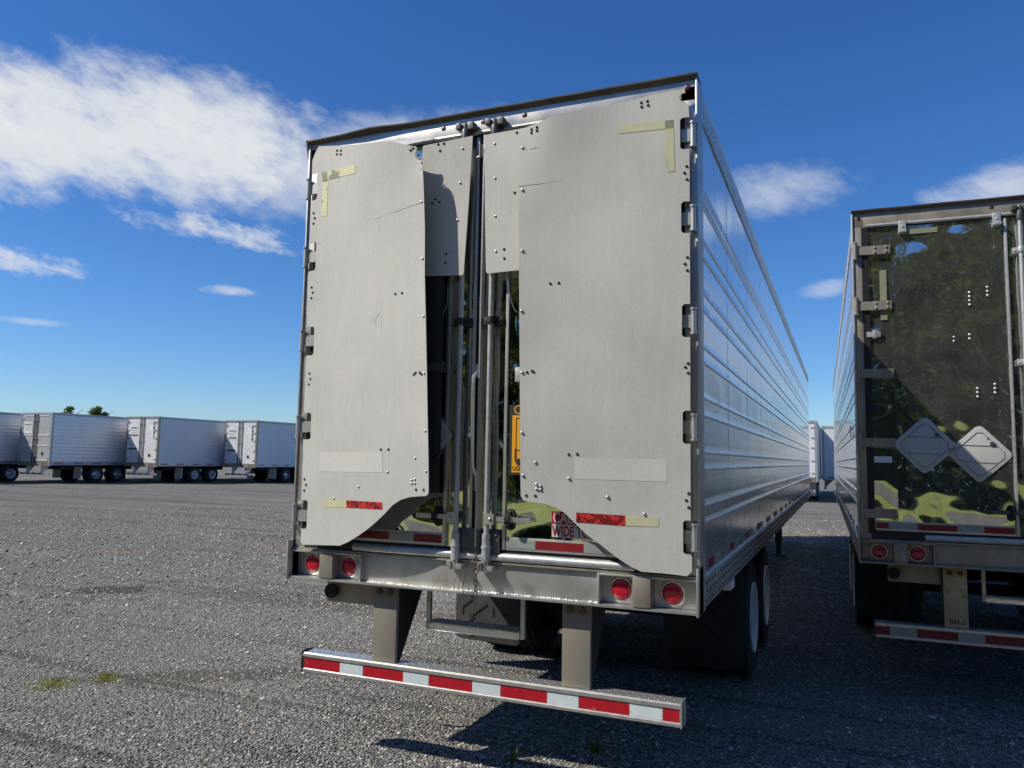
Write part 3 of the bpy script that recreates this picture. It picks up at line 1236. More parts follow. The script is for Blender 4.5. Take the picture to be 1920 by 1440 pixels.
    while x < 2.05:
        mb.dome((x, -0.003, SILL0 + 0.010 + random.uniform(-0.002, 0.002)), random.uniform(0.005, 0.009), 0.003, (0, -0.7, 0.7), 6)
        x += random.uniform(0.009, 0.018)
    o = mb.build('weld_bead', FR, sill, angle=80)
    o['kind'] = 'stuff'
    MB().box(0.0, TW, -0.020, 0.10, SILL1 - 0.004, SILL1 + 0.008).build('sill_top', 'alu_dirty_shaded', sill, bevel=0.002)
    MB().cyl((0.47, -0.008, 1.287), (2.26, -0.008, 1.287), 0.025, 14).build('sill_nose', 'galv', sill)
    MB().box(0.09, TW - 0.09, 0.0, 0.05, 1.258, 1.30).build('threshold', 'dark_steel', sill)
    for s in (-1, 1):
        def X(v):
            return v if s < 0 else TW - v

        def bxx(mb, a, b, *r):
            a, b = sorted((X(a), X(b)))
            mb.box(a, b, *r)
        mb = MB()
        bxx(mb, 0.012, 0.530, 0.032, 0.042, SILL0 + 0.01, SILL1 - 0.005)      # back plate
        bxx(mb, -0.012, 0.0, -0.058, 0.10, SILL0 - 0.012, SILL1 + 0.055)      # end plate
        bxx(mb, 0.0, 0.524, -0.030, 0.032, SILL1 - 0.016, SILL1 - 0.005)      # pocket top
        bxx(mb, 0.524, 0.536, -0.030, 0.040, SILL0 + 0.009, SILL1 - 0.006)    # inner cheek
        pk = mb.build('lamp_pocket', FR, sill, bevel=0.002)
        mb = MB()
        bxx(mb, 0.238, 0.338, -0.048, 0.031, SILL0 + 0.009, SILL1 - 0.012)
        mb.build('pocket_block', 'alu_dirty_shaded', sill, bevel=0.008)
        for x in (0.138, 0.415):
            bz = MB().lathe([(0.070, 0), (0.070, 0.006), (0.062, 0.012), (0.056, 0.012), (0.054, 0.004)],
                            (X(x), 0.032, 1.158), (0, -1, 0), 32).build('lamp_bezel', 'alu_bright', sill)
            MB().lathe([(0.055, 0.004), (0.054, 0.014), (0.046, 0.020), (0.02, 0.023), (0.001, 0.0235)],
                       (X(x), 0.032, 1.158), (0, -1, 0), 32).build('tail_lamp', 'lens_red', sill, angle=60)

    # --- underride guard
    mb = MB()
    prof = [(0.022, 0.478), (0.012, 0.484), (0.012, 0.498), (0.020, 0.504), (0.020, 0.568), (0.012, 0.574), (0.012, 0.592),
            (0.022, 0.600), (0.130, 0.600), (0.130, 0.590), (0.034, 0.588), (0.034, 0.490), (0.130, 0.488), (0.130, 0.478)]
    mb.prism(prof, 0, 0.095, 2.495)
    bar = mb.build('guard_bar', 'alu_bright', root, angle=25)
    for xa in (0.088, 2.495):
        MB().prism([(0.010, 0.476), (0.132, 0.476), (0.132, 0.602), (0.05, 0.614), (0.010, 0.604)], 0, xa, xa + 0.007).build(
            'guard_end_plate', 'dark_steel' if xa < 1 else 'alu', bar)
    mb = MB()
    for i in range(46):
        for j in range(3):
            x = 0.13 + i * 0.051 + (0.0255 if j % 2 else 0)
            if 0.585 < x < 0.77 or 1.825 < x < 2.0:
                continue
            mb.dome((x, 0.042 + j * 0.032, 0.600), 0.0055, 0.002, (0, 0, 1), 6)
    o = mb.build('tread_studs', 'alu', bar, angle=80)
    o['kind'] = 'stuff'
    reds = [(0.106, 0.376), (0.547, 0.832), (1.008, 1.294), (1.473, 1.756), (1.940, 2.223), (2.401, 2.488)]
    if not A:
        reds = [(0.085, 0.20), (0.395, 0.68), (0.86, 1.14), (1.32, 1.60), (1.78, 2.06), (2.24, 2.488)]
    prev = None
    for a, b in reds:
        if prev is not None:
            MB().box(prev + 0.001, a - 0.001, 0.0185, 0.0205, 0.505, 0.567).build(
                'white_reflective_strip', 'tape_white' if A else 'tape_white_dull', bar)
        MB().box(a, b, 0.0185, 0.0205, 0.505, 0.567).build('red_reflective_strip', 'tape_red' if A else 'tape_red_dark', bar)
        prev = b
    for xa in (0.592, 1.830):
        w = 0.166
        pst = MB().box(xa, xa + w, 0.045, 0.075, 0.601, 1.064).build('guard_post', 'tan_paint' if A else 'tan_yellow', root, bevel=0.006)
        MB().prism([(0.075, 0.602), (0.075, 1.063), (0.37, 1.063), (0.37, 0.99), (0.11, 0.602)], 0, xa + 0.006, xa + w - 0.004).build(
            'post_gusset', 'dark_steel', pst)  # dark colour stands in for the shade inside the open post channel
        for bx_ in (0.045, 0.122):
            MB().cyl((xa + bx_, 0.045, 1.022), (xa + bx_, 0.028, 1.022), 0.021, 6).build('bolt', 'rusty', pst)
    if not A:
        text('8M-S', 0.055, (0.625, 0.0435, 0.625), 'rear', 'ink_black', root, 'painted_marks')

    # hanging bracket plate with rubber buffer
    for s in (-1,):
        def X(v):
            return v if s < 0 else TW - v
        a, b = sorted((X(0.20), X(0.585)))
        bp = MB().box(a, b, 0.10, 0.112, 0.915, 1.064).build('bracket_plate', 'alu_dirty_shaded', root, bevel=0.006)
        MB().cyl((X(0.245), 0.10, 0.985), (X(0.245), 0.07, 0.985), 0.045, 18).build('rubber_buffer', 'rubber', bp)

    # folding step
    st = MB().box(0.900, 1.515, 0.185, 0.285, 0.785, 0.842).build('step', 'alu_shiny', root, bevel=0.010)
    for x in (0.880, 1.515):
        MB().box(x, x + 0.028, 0.20, 0.225, 0.79, 1.066).build('step_strut', 'alu', st, bevel=0.003)
    mb = MB()
    for i in range(40):
        for j in range(5):
            mb.dome((0.915 + i * 0.0148, 0.195 + j * 0.018 + (0.008 if i % 2 else 0), 0.842), 0.005, 0.005, (0, 0, 1), 5)
    # studs share the tread's part level
    o = mb.build('step_studs', 'alu_bright', st, angle=80)
    o['kind'] = 'stuff'

    # mud flaps with chevron ribs
    for s in (-1, 1):
        def X(v):
            return v if s < 0 else TW - v
        poly = [(X(0.03), 1.02), (X(0.03), 0.26), (X(0.07), 0.23), (X(0.62), 0.215), (X(0.66), 0.24), (X(0.66), 1.02)]
        fl = MB().prism(poly, 1, 2.30, 2.315).build('mud_flap', 'rubber_dusty_lit' if s < 0 else 'rubber', root, bevel=0.003)  # sunlit left flap lighter, right flap's shade painted in with darker rubber
        mb = MB()

        def seg(x0, z0, x1, z1, w=0.008):
            d = Vector((x1 - x0, z1 - z0)).normalized()
            nn = Vector((-d.y, d.x)) * w
            p = [(X(x0) + nn.x, z0 + nn.y), (X(x1) + nn.x, z1 + nn.y), (X(x1) - nn.x, z1 - nn.y), (X(x0) - nn.x, z0 - nn.y)]
            mb.prism(p, 1, 2.294, 2.302)
        for k in range(5):
            z = 0.28 + k * 0.17
            seg(0.10, z, 0.10, z + 0.06)
            seg(0.10, z + 0.06, 0.22, z + 0.15)
            seg(0.18, z - 0.02, 0.34, z + 0.10)
            seg(0.40, z, 0.40, z + 0.07)
            seg(0.50, z + 0.02, 0.60, z + 0.02)
        mb.build('flap_ribs', 'rubber', fl)['kind'] = 'stuff'

    # axles, wheels, suspension
    for y in (3.13, 4.37):
        ax = MB().cyl((0.25, y, 0.5), (TW - 0.25, y, 0.5), 0.065, 16).build('axle', 'dark_steel', root)
        for x in (0.62, 1.85):
            mb = MB()
            mb.cyl((x, y, 0.5), (x + 0.12, y, 0.5), 0.21, 20)
            mb.box(x + 0.02, x + 0.12, y - 0.5, y + 0.1, 0.55, 0.66)
            mb.cyl((x + 0.06, y + 0.12, 0.62), (x + 0.06, y + 0.12, 0.82), 0.11, 14)
            mb.build('brake_drum', 'dark_steel', ax)
        wheel_pair(root, 2.42, 1, y)
        wheel_pair(root, 0.17, -1, y)
    MB().box(1.0, 1.6, 5.2, 6.4, 0.62, 0.98).build('air_tank', 'dark_steel', root, bevel=0.05)

    # landing legs
    for x in (0.42, 2.02):
        lg = MB().box(x, x + 0.13, 12.6, 12.73, 0.25, 1.05).build('landing_leg', 'dark_steel', root)
        MB().box(x + 0.02, x + 0.11, 12.62, 12.71, 0.03, 0.26).build('leg_tube', 'dark_steel', lg)
        MB().box(x - 0.06, x + 0.19, 12.52, 12.80, 0.0, 0.03).build('foot', 'dark_steel', lg)
    MB().box(TW - 0.05, TW + 0.004, 1.25, 1.46, 1.005, 1.060).build('rail_bracket', 'white_dirty', root)

    # --- doors
    for s in (-1, 1):
        def X(v):
            return v if s < 0 else TW - v

        def bxx(mb, a, b, *r):
            a, b = sorted((X(a), X(b)))
            return mb.box(a, b, *r)
        sl = 0.034 if A else 0.050
        wd = waves(21 + s, sl * 0.8, 0.2, 0.8)
        ws_ = waves(31 + s + (3 if A else 0), sl, 0.16 if A else 0.11, 0.9, 14)
        xa, xb = sorted((X(0.112), X(1.282)))
        d = sheet('door', rect(xa, xb, 1.325, 3.835), lambda x, z: 0.010 + wd(x, z), 0.05, door_mat, root, cut=0.03)
        xa, xb = sorted((X(0.285), X(1.085)))

        def fskin(x, z):
            e = min(1.0, min(x - xa, xb - x) / 0.06, min(z - 1.40, 3.80 - z) / 0.06)
            return -0.005 + ws_(x, z) * max(0.0, e)
        sheet('door_skin', rect(xa, xb, 1.40, 3.80), fskin, 0.012, door_mat, d, cut=0.022)
        mb = MB()
        bxx(mb, 1.092, 1.112, -0.016, 0.008, 1.33, 3.82)
        bxx(mb, 1.262, 1.284, -0.018, 0.008, 1.33, 3.82)
        mb.build('door_moulding', 'alu' if A else 'galv', d, bevel=0.003)
        mb = MB()
        bxx(mb, 0.062, 0.114, -0.0045, 0.06, 1.30, 3.845)  # seal widened over the post to paint the panel's shade in the notches
        bxx(mb, 0.114, 1.282, 0.0, 0.05, 3.832, 3.848)
        bxx(mb, 1.283, 1.293, -0.014, 0.05, 1.31, 3.84)
        bxx(mb, 0.114, 1.282, -0.002, 0.05, 1.302, 1.328)
        mb.build('door_gasket', 'rubber_gasket', d)
        mb = MB()
        bxx(mb, 0.116, 1.09, -0.010, 0.008, 1.33, 1.405)
        rail = mb.build('door_bottom_rail', 'alu', d, bevel=0.002)
        segs_ = ((0.125, 0.215, 'r'), (0.215, 0.43, 'w'), (0.43, 0.72, 'r'), (0.72, 0.895, 'w'), (0.895, 1.085, 'r'))
        if not A:
            segs_ = ((0.10 + 0.02, 0.213, 'r'), (0.213, 0.417, 'w'), (0.417, 0.695, 'r'), (0.695, 0.877, 'w'), (0.877, 1.085, 'r'))
        elif s > 0:
            segs_ = ((0.30, 0.62, 'w'), (0.62, 0.905, 'r'), (0.905, 1.085, 'w'))
        for a, b, c in segs_:
            nm = 'red_reflective_strip' if c == 'r' else 'white_reflective_strip'
            t_ = bxx(MB(), a + 0.001, b - 0.001, -0.0125, -0.0105, 1.345, 1.392).build(nm, 'tape_red_dark' if c == 'r' else 'tape_white_dull', d)
        for z in HINGE_Z:
            hinge(d, z, s, kind)
        for z in (2.93, 2.32, 1.75):
            mb = MB()
            bxx(mb, 0.085, 0.19, -0.016, -0.003, z - 0.022, z + 0.022)
            mb.build('door_stop', 'galv' if z > 2.5 else 'dark_steel', d, bevel=0.003)
        # lock rod
        xr = 1.196
        ry = -0.046
        MB().cyl((X(xr), ry, 1.245), (X(xr), ry, 3.90), 0.0165, 14).build('lock_rod', 'galv', d)
        mb = MB()
        mb.cyl((X(xr), ry, 3.79), (X(xr), ry, 3.865), 0.025, 14)
        mb.cyl((X(xr), ry, 3.865), (X(xr), ry, 3.905), 0.017, 12)
        mb.box(X(xr) - 0.055, X(xr) - 0.022, -0.075, -0.012, 3.868, 3.905)
        mb.box(X(xr) + 0.024, X(xr) + 0.062, -0.068, -0.004, 3.860, 3.906)
        mb.box(X(xr) - 0.03, X(xr) + 0.05, -0.03, -0.002, 3.845, 3.90)
        mb.build('rod_cam', 'cast_iron', d, bevel=0.003)
        mb = MB()
        mb.cyl((X(xr), ry, 1.262), (X(xr), ry, 1.335), 0.026, 16)
        mb.cyl((X(xr), ry, 1.335), (X(xr), ry, 1.350), 0.030, 16)
        mb.cyl((X(xr), ry, 1.350), (X(xr), ry, 1.42), 0.0245, 16)
        mb.build('rod_bearing', 'galv', d)
        mb = MB()
        mb.box(X(xr) - 0.02, X(xr) + 0.075, -0.030, -0.004, 1.29, 1.44)
        for bz in (1.32, 1.41):
            mb.dome((X(xr) + 0.055, -0.030, bz), 0.010, 0.008)
        mb.build('bearing_plate', 'cast_iron', d, bevel=0.004)
        mb = MB()
        mb.box(X(xr) - 0.045, X(xr) - 0.016, -0.072, -0.010, 1.205, 1.255)
        mb.box(X(xr) + 0.02, X(xr) + 0.055, -0.075, -0.012, 1.210, 1.240)
        mb.cyl((X(xr), ry, 1.20), (X(xr), ry, 1.262), 0.018, 12)
        mb.build('keeper_cam', 'alu_bright', d, bevel=0.004)
        for z in ((2.668,) if A else (2.668, 3.55)):
            mb = MB()
            mb.cyl((X(xr), ry, z - 0.022), (X(xr), ry, z + 0.022), 0.024, 14)
            mb.box(X(xr) - 0.055, X(xr) + 0.07, -0.030, 0.0, z - 0.024, z + 0.024)
            mb.dome((X(xr) - 0.038, -0.030, z), 0.009, 0.008)
            mb.dome((X(xr) + 0.052, -0.030, z), 0.009, 0.008)
            mb.build('rod_guide', 'dark_steel' if A else 'galv', d, bevel=0.004)
        # lever with hasp
        mb = MB()
        sg = 1 if s < 0 else -1
        pts = [(X(1.165), -0.052), (X(1.09), -0.058), (X(1.05), -0.060), (X(1.00), -0.056), (X(0.925), -0.048)]
        for (xa, ya_), (xb, yb) in zip(pts[:-1], pts[1:]):
            mb.add([(xa, ya_, 1.492), (xb, yb, 1.492), (xb, yb, 1.520), (xa, ya_, 1.520), (xa, ya_ + 0.010, 1.492), (xb, yb + 0.010, 1.492),
                    (xb, yb + 0.010, 1.520), (xa, ya_ + 0.010, 1.520)],
                   [(0, 1, 2, 3), (4, 7, 6, 5), (0, 4, 5, 1), (3, 2, 6, 7), (0, 3, 7, 4), (1, 5, 6, 2)])
        a, b = sorted((X(1.145), X(1.205)))
        mb.box(a, b, -0.066, -0.058, 1.475, 1.535)
        mb.dome((X(1.168), -0.066, 1.505), 0.011, 0.010)
        mb.build('lock_handle', 'alu' if A else 'cast_iron', d, angle=30)
        cx, cz = X(1.06), 1.505
        mb = MB()
        prof = []
        for i in range(9):
            an = math.pi * i / 8
            prof.append((cx + 0.026 * math.cos(an), cz + 0.036 + 0.026 * math.sin(an)))
        for i in range(9):
            an = math.pi + math.pi * i / 8
            prof.append((cx + 0.026 * math.cos(an), cz - 0.036 + 0.026 * math.sin(an)))
        mb.prism(prof, 1, -0.018, -0.0065)
        for bz in (0.040, -0.040):
            mb.dome((cx, -0.018, cz + bz), 0.011, 0.010)
        mb.box(cx - 0.016, cx + 0.014, -0.075, -0.018, cz - 0.022, cz - 0.010)
        mb.box(cx - 0.016, cx + 0.014, -0.075, -0.062, cz - 0.022, cz + 0.028)
        mb.build('handle_hasp', 'dark_steel', d, bevel=0.002)
        DOORS[(kind, s)] = d
    # grab bar between the doors
    d = DOORS[(kind, -1)]
    mb = MB()
    mb.tube([(1.297, -0.02, 2.37), (1.297, -0.06, 2.33), (1.298, -0.066, 2.28), (1.302, -0.066, 1.86), (1.303, -0.062, 1.80), (1.312, -0.03, 1.75),
             (1.312, -0.02, 1.70)], 0.011, 8)
    mb.build('grab_bar', 'alu_bright', d)
    mb = MB()
    mb.box(1.300, 1.322, -0.026, -0.014, 1.66, 1.75)
    mb.box(1.288, 1.310, -0.026, -0.014, 2.33, 2.41)
    mb.build('grab_bar_mount', 'galv', d)
    mb = MB()
    mb.box(1.318, 1.326, -0.040, -0.014, 1.34, 3.82)
    mb.build('door_edge_flange', 'alu_bright', DOORS[(kind, 1)])
    mb = MB()
    mb.prism([(1.255, 1.30), (1.345, 1.29), (1.345, 1.43), (1.315, 1.445), (1.275, 1.445), (1.255, 1.41)], 1, -0.032, -0.019)
    mb.build('latch_plate', 'cast_iron', d, bevel=0.003)
    return root


DOORS = {}
TA = make_trailer((0, 0, 0), 0.0, 'A', 'polished steel semi trailer with two bent grey aero panels over its rear doors')
TB = make_trailer((3.42, 2.85, 0), R(1.1), 'B', 'semi trailer at right with bare dusty mirror rear doors and two diamond placard holders')

# ------------------------------------------------------------------ aero panels on trailer A


def f_left(x, z):
    y = -0.05 - 0.163 * (x - 0.03)
    y += 0.006 * math.sin(z * 2.4 + 0.6) * sm((x - 0.1) / 0.8)
    y -= 0.016 * sm((z - 3.45) / 0.45) * math.exp(-((x - 0.72) / 0.20) ** 2)
    y += 0.030 * sm((z - 3.50) / 0.35) * math.exp(-((x - 0.98) / 0.09) ** 2)
    y += 0.004 * math.sin(x * 9 + z * 3.1)
    y += 0.012 * math.exp(-((x - 0.12) / 0.05) ** 2 - ((z - 1.86) / 0.10) ** 2)
    return y


def f_right(x, z):
    y = -0.05 + 0.0952 * (x - 2.5)
    y -= 0.020 * sm((z - 3.45) / 0.40) * math.exp(-((x - 1.80) / 0.22) ** 2)
    y += 0.018 * sm((z - 3.30) / 0.45) * math.exp(-((x - 1.60) / 0.10) ** 2)
    y += 0.004 * math.sin(z * 2.0 + 1.0) + 0.003 * math.sin(x * 8 - z * 2.5)
    return y


def f_sub_l(x, z):
    return -0.085 + 0.03 * (x - 1.1) + 0.003 * math.sin(z * 6)


def f_sub_r(x, z):
    return -0.085 - 0.02 * (x - 1.45) + 0.002 * math.sin(z * 5)


def notch_edge(xs, inner, zhi, zlo, sgn):
    return [(xs, zhi + 0.0), (inner - sgn * 0.012, zhi), (inner, zhi - 0.012), (inner, zlo + 0.012), (inner - sgn * 0.012, zlo), (xs, zlo)]


left_poly = [(0.105, 3.914), (0.233, 3.891), (0.300, 3.879), (0.325, 3.872), (0.367, 3.867), (0.44, 3.852), (0.519, 3.842), (0.60, 3.828), (0.682, 3.819), (0.775, 3.796),
             (0.862, 3.767), (0.905, 3.752), (0.928, 3.748), (0.934, 3.725), (0.922, 3.700), (0.930, 3.676), (0.948, 3.662), (0.962, 3.672), (0.974, 3.64), (0.985, 3.62),
             (0.999, 3.502), (1.019, 3.226), (1.031, 2.916), (1.049, 2.68), (1.073, 2.328), (1.102, 1.845), (1.109, 1.656), (1.104, 1.640),
             (1.086, 1.631), (1.044, 1.628), (0.97, 1.62), (0.903, 1.60), (0.848, 1.568), (0.793, 1.517), (0.729, 1.465), (0.66, 1.416),
             (0.59, 1.374), (0.497, 1.326), (0.432, 1.301), (0.12, 1.285), (0.10, 1.300), (0.102, 1.375)]
nl = [(0.147, 1.565, 1.384, 0.090), (0.141, 2.125, 1.953, 0.074), (0.140, 2.689, 2.501, 0.069), (0.128, 3.257, 3.062, 0.063), (0.113, 3.729, 3.544, 0.057)]
for inner, zh, zl, xe in nl:
    left_poly += [(xe + 0.002, zl), (inner - 0.012, zl), (inner, zl + 0.012), (inner, zh - 0.012), (inner - 0.012, zh), (xe, zh)]
left_poly += [(0.055, 3.828), (0.075, 3.87)]
LP = sheet('aero_panel', left_poly, f_left, 0.006, 'composite', TA, cut=0.07)
LP['label'] = 'bent left aero panel with torn top corner'

right_poly = [(1.591, 3.770), (1.62, 3.781), (1.71, 3.796), (1.799, 3.818), (1.885, 3.833), (1.98, 3.844), (2.07, 3.852), (2.15, 3.859), (2.273, 3.873), (2.379, 3.889),
              (2.43, 3.890), (2.469, 3.897), (2.50, 3.893), (2.537, 3.902), (2.541, 3.875), (2.520, 3.868), (2.508, 3.855), (2.512, 3.835), (2.54, 3.815),
              (2.557, 3.806), (2.561, 3.745)]
nr = [(2.512, 3.733, 3.554), (2.5165, 3.26, 3.085), (2.519, 2.695, 2.516), (2.522, 2.123, 1.948), (2.523, 1.55, 1.376)]
for inner, zh, zl in nr:
    right_poly += [(2.562, zh), (inner + 0.012, zh), (inner, zh - 0.012), (inner, zl + 0.012), (inner + 0.012, zl), (2.562, zl)]
right_poly += [(2.568, 1.36), (2.567, 1.290), (2.544, 1.265), (2.435, 1.271), (2.306, 1.273), (2.249, 1.297), (2.20, 1.325), (2.149, 1.358),
               (2.084, 1.406), (2.019, 1.448), (1.941, 1.519), (1.888, 1.568), (1.834, 1.595), (1.774, 1.611), (1.691, 1.617), (1.654, 1.624),
               (1.640, 1.650), (1.636, 1.756), (1.607, 2.89)]
RP = sheet('aero_panel', right_poly, f_right, 0.006, 'composite', TA, cut=0.07)
RP['label'] = 'right aero panel hinged along the corner post'

LS = sheet('aero_flap', [(0.925, 3.787), (1.264, 3.805), (1.225, 2.953), (1.215, 2.944), (0.85, 2.962)], f_sub_l, 0.006, 'composite', TA)
RS = sheet('aero_flap', [(1.342, 3.797), (1.66, 3.80), (1.66, 2.947), (1.384, 2.942), (1.372, 2.955)], f_sub_r, 0.006, 'composite', TA)

BL, RVM = 'dark_steel', 'alu_bright'
rivets('bolt_heads', [(0.276, 3.85), (0.31, 3.843), (0.275, 3.825), (0.31, 3.818), (0.892, 3.727), (0.908, 3.738), (0.09, 3.456), (0.102, 3.419), (0.093, 3.384),
        (0.101, 2.952), (0.112, 2.916), (0.102, 2.881), (0.81, 2.839), (0.863, 2.839), (0.11, 2.382), (0.12, 2.346), (0.109, 2.311),
        (0.976, 2.338), (0.988, 2.348), (1.02, 2.347), (1.033, 2.337), (0.744, 1.894), (0.801, 1.895), (0.108, 1.698), (0.124, 1.663),
        (0.111, 1.627), (1.017, 1.665), (1.073, 1.666)], f_left, BL, LP, 0.0085, 0.006)
rivets('rivet_heads', [(0.974, 3.637), (0.989, 3.386), (1.01, 3.033), (1.033, 2.681), (1.053, 2.341), (1.074, 2.005), (1.004, 1.847), (0.802, 1.761),
        (0.578, 1.667), (1.087, 1.772), (0.983, 1.719), (1.005, 1.724), (0.984, 1.7), (1.007, 1.701), (0.369, 1.587)], f_left, RVM, LP, 0.0085, 0.007)
rivets('bolt_heads', [(1.667, 3.765), (1.702, 3.77), (1.667, 3.745), (1.702, 3.75), (2.299, 3.849), (2.333, 3.853), (2.301, 3.825), (2.337, 3.829),
        (2.546, 3.456), (2.534, 3.42), (2.547, 3.383), (2.548, 2.95), (2.535, 2.915), (2.547, 2.879), (1.79, 2.846), (1.839, 2.847),
        (1.664, 2.341), (1.692, 2.349), (1.701, 2.343), (1.912, 1.882), (1.959, 1.886), (2.552, 1.69), (2.539, 1.654), (2.551, 1.617),
        (1.672, 1.652), (1.725, 1.651), (2.55, 2.375), (2.536, 2.355), (2.55, 2.324)], f_right, BL, RP, 0.0085, 0.006)
rivets('rivet_heads', [(1.611, 3.664), (1.617, 3.407), (1.623, 3.046), (1.626, 2.694), (1.635, 2.341), (1.641, 2.001), (1.651, 1.762), (1.914, 1.752),
        (2.126, 1.658), (2.322, 1.574), (1.731, 1.715), (1.753, 1.707), (1.732, 1.69), (1.754, 1.688), (1.722, 1.836)], f_right, RVM, RP, 0.010, 0.010)
rivets('bolt_heads', [(1.03, 3.783), (1.069, 3.782), (1.044, 3.74), (0.998, 3.411), (1.02, 3.434), (1.048, 3.415), (1.105, 3.082), (1.102, 3.028)],
       f_sub_l, BL, LS, 0.0085, 0.006)
rivets('rivet_heads', [(1.197, 3.735), (1.185, 3.52), (1.173, 3.289), (1.161, 3.071)], f_sub_l, RVM, LS, 0.0085, 0.007)
rivets('rivet_heads', [(1.412, 3.733), (1.42, 3.518), (1.427, 3.285), (1.434, 3.071)], f_sub_r, RVM, RS, 0.0085, 0.007)
rivets('bolt_heads', [(1.557, 3.779), (1.551, 3.412), (1.488, 3.079), (1.49, 3.024)], f_sub_r, BL, RS, 0.0085, 0.006)

OFF = -0.0016
sheet('yellowed_tape', [(0.196, 3.722), (0.443, 3.722), (0.446, 3.664), (0.198, 3.664)], f_left, 0.001, 'tape_yellowed', LP, OFF)
sheet('yellowed_tape', [(0.160, 3.655), (0.206, 3.655), (0.211, 3.417), (0.162, 3.425)], f_left, 0.001, 'tape_yellowed', LP, OFF)
sheet('dulled_tape', [(0.147, 3.727), (0.195, 3.722), (0.197, 3.658), (0.158, 3.658)], f_left, 0.001, 'tape_olive', LP, OFF)
sheet('yellowed_tape', [(0.276, 1.574), (0.478, 1.580), (0.482, 1.536), (0.283, 1.528)], f_left, 0.001, 'tape_yellowed_dim', LP, OFF)
sheet('red_reflective_strip', [(0.479, 1.580), (0.770, 1.581), (0.773, 1.539), (0.483, 1.536)], f_left, 0.001, 'tape_red_worn', LP, OFF)
sheet('clean_patch', [(0.227, 1.872), (0.757, 1.878), (0.762, 1.757), (0.234, 1.75)], f_left, 0.0006, 'composite_worn', LP, -0.0009)
sheet('yellowed_tape', [(2.172, 3.731), (2.432, 3.727), (2.432, 3.680), (2.173, 3.683)], f_right, 0.001, 'tape_yellowed_dim', RP, OFF)
sheet('dulled_tape', [(2.433, 3.727), (2.476, 3.726), (2.476, 3.681), (2.433, 3.680)], f_right, 0.001, 'tape_olive', RP, OFF)
sheet('yellowed_tape', [(2.436, 3.679), (2.478, 3.680), (2.484, 3.434), (2.448, 3.434), (2.446, 3.50), (2.438, 3.53)], f_right, 0.001, 'tape_yellowed_dim', RP, OFF)
sheet('red_reflective_strip', [(1.957, 1.569), (2.222, 1.562), (2.222, 1.508), (1.957, 1.516)], f_right, 0.001, 'tape_red_worn', RP, OFF)
sheet('yellowed_tape', [(2.223, 1.561), (2.397, 1.558), (2.397, 1.511), (2.223, 1.508)], f_right, 0.001, 'tape_yellowed_dim', RP, OFF)
sheet('clean_patch', [(1.945, 1.866), (2.439, 1.863), (2.439, 1.748), (1.946, 1.749)], f_right, 0.0006, 'composite_worn', RP, -0.0009)
# creases and scratches
for p, fn, par in (([(1.595, 3.428), (1.72, 3.431), (1.86, 3.441), (1.72, 3.435), (1.595, 3.432)], f_right, RP),
                   ([(1.66, 3.645), (1.71, 3.647), (1.70, 3.650), (1.66, 3.649)], f_right, RP),
                   ([(2.443, 3.50), (2.449, 3.47), (2.452, 3.43), (2.462, 3.415), (2.449, 3.43), (2.444, 3.46)], f_right, RP),
                   ([(0.70, 3.560), (0.985, 3.592), (0.985, 3.595), (0.70, 3.563)], f_left, LP),
                   ([(0.62, 3.330), (0.985, 3.378), (0.985, 3.3815), (0.62, 3.3325)], f_left, LP),
                   ([(0.655, 2.66), (0.660, 2.70), (0.69, 2.73), (0.688, 2.732), (0.658, 2.703), (0.653, 2.66)], f_left, LP)):
    sheet('crease', p, fn, 0.0005, 'composite_edge', par, -0.0008, cut=0.3)
# dark hole edge torn in the left panel
sheet('torn_edge', [(0.925, 3.700), (0.935, 3.672), (0.965, 3.655), (0.975, 3.645), (0.968, 3.668), (0.945, 3.676), (0.933, 3.70)], f_left, 0.003,
      'composite_edge', LP, -0.004)

# black carrier bars that hold the panels off the doors
mb = MB().box(0.965, 1.070, -0.075, -0.020, 1.64, 3.60)
cb = mb.build('panel_carrier', 'dark_steel', TA, bevel=0.006)
mb = MB()
mb.box(1.055, 1.098, -0.070, -0.030, 2.365, 2.430)
mb.box(1.0, 1.075, -0.095, -0.07, 2.375, 2.42)
mb.build('carrier_bracket', 'cast_iron', cb, bevel=0.004)
cb = MB().box(1.70, 1.80, -0.060, -0.020, 1.66, 3.70).build('panel_carrier', 'dark_steel', TA, bevel=0.006)
MB().box(1.545, 1.585, -0.022, -0.006, 2.30, 2.385).build('hook_plate', 'galv', TA, bevel=0.003)
MB().tube([(1.08 + 0.035 * math.cos(a) , -0.07, 2.85 + 0.13 * math.sin(a)) for a in [0.3 - 0.2 * i for i in range(10)]], 0.0016, 5).build('loose_cable', 'galv', TA)
MB().tube([(1.49 + 0.08 * t, -0.06, 2.95 - 0.24 * t - 0.06 * math.sin(t * 3)) for t in [i / 8 for i in range(9)]], 0.0016, 5).build('loose_cable', 'galv', TA)
MB().tube([(1.11 - 0.12 * t, -0.05, 1.93 - 0.24 * t) for t in [i / 8 for i in range(9)]], 0.0016, 5).build('loose_cable', 'galv', TA)
placard(DOORS[('A', -1)], 0.93, 2.00, -0.012, R(40), 0.32)

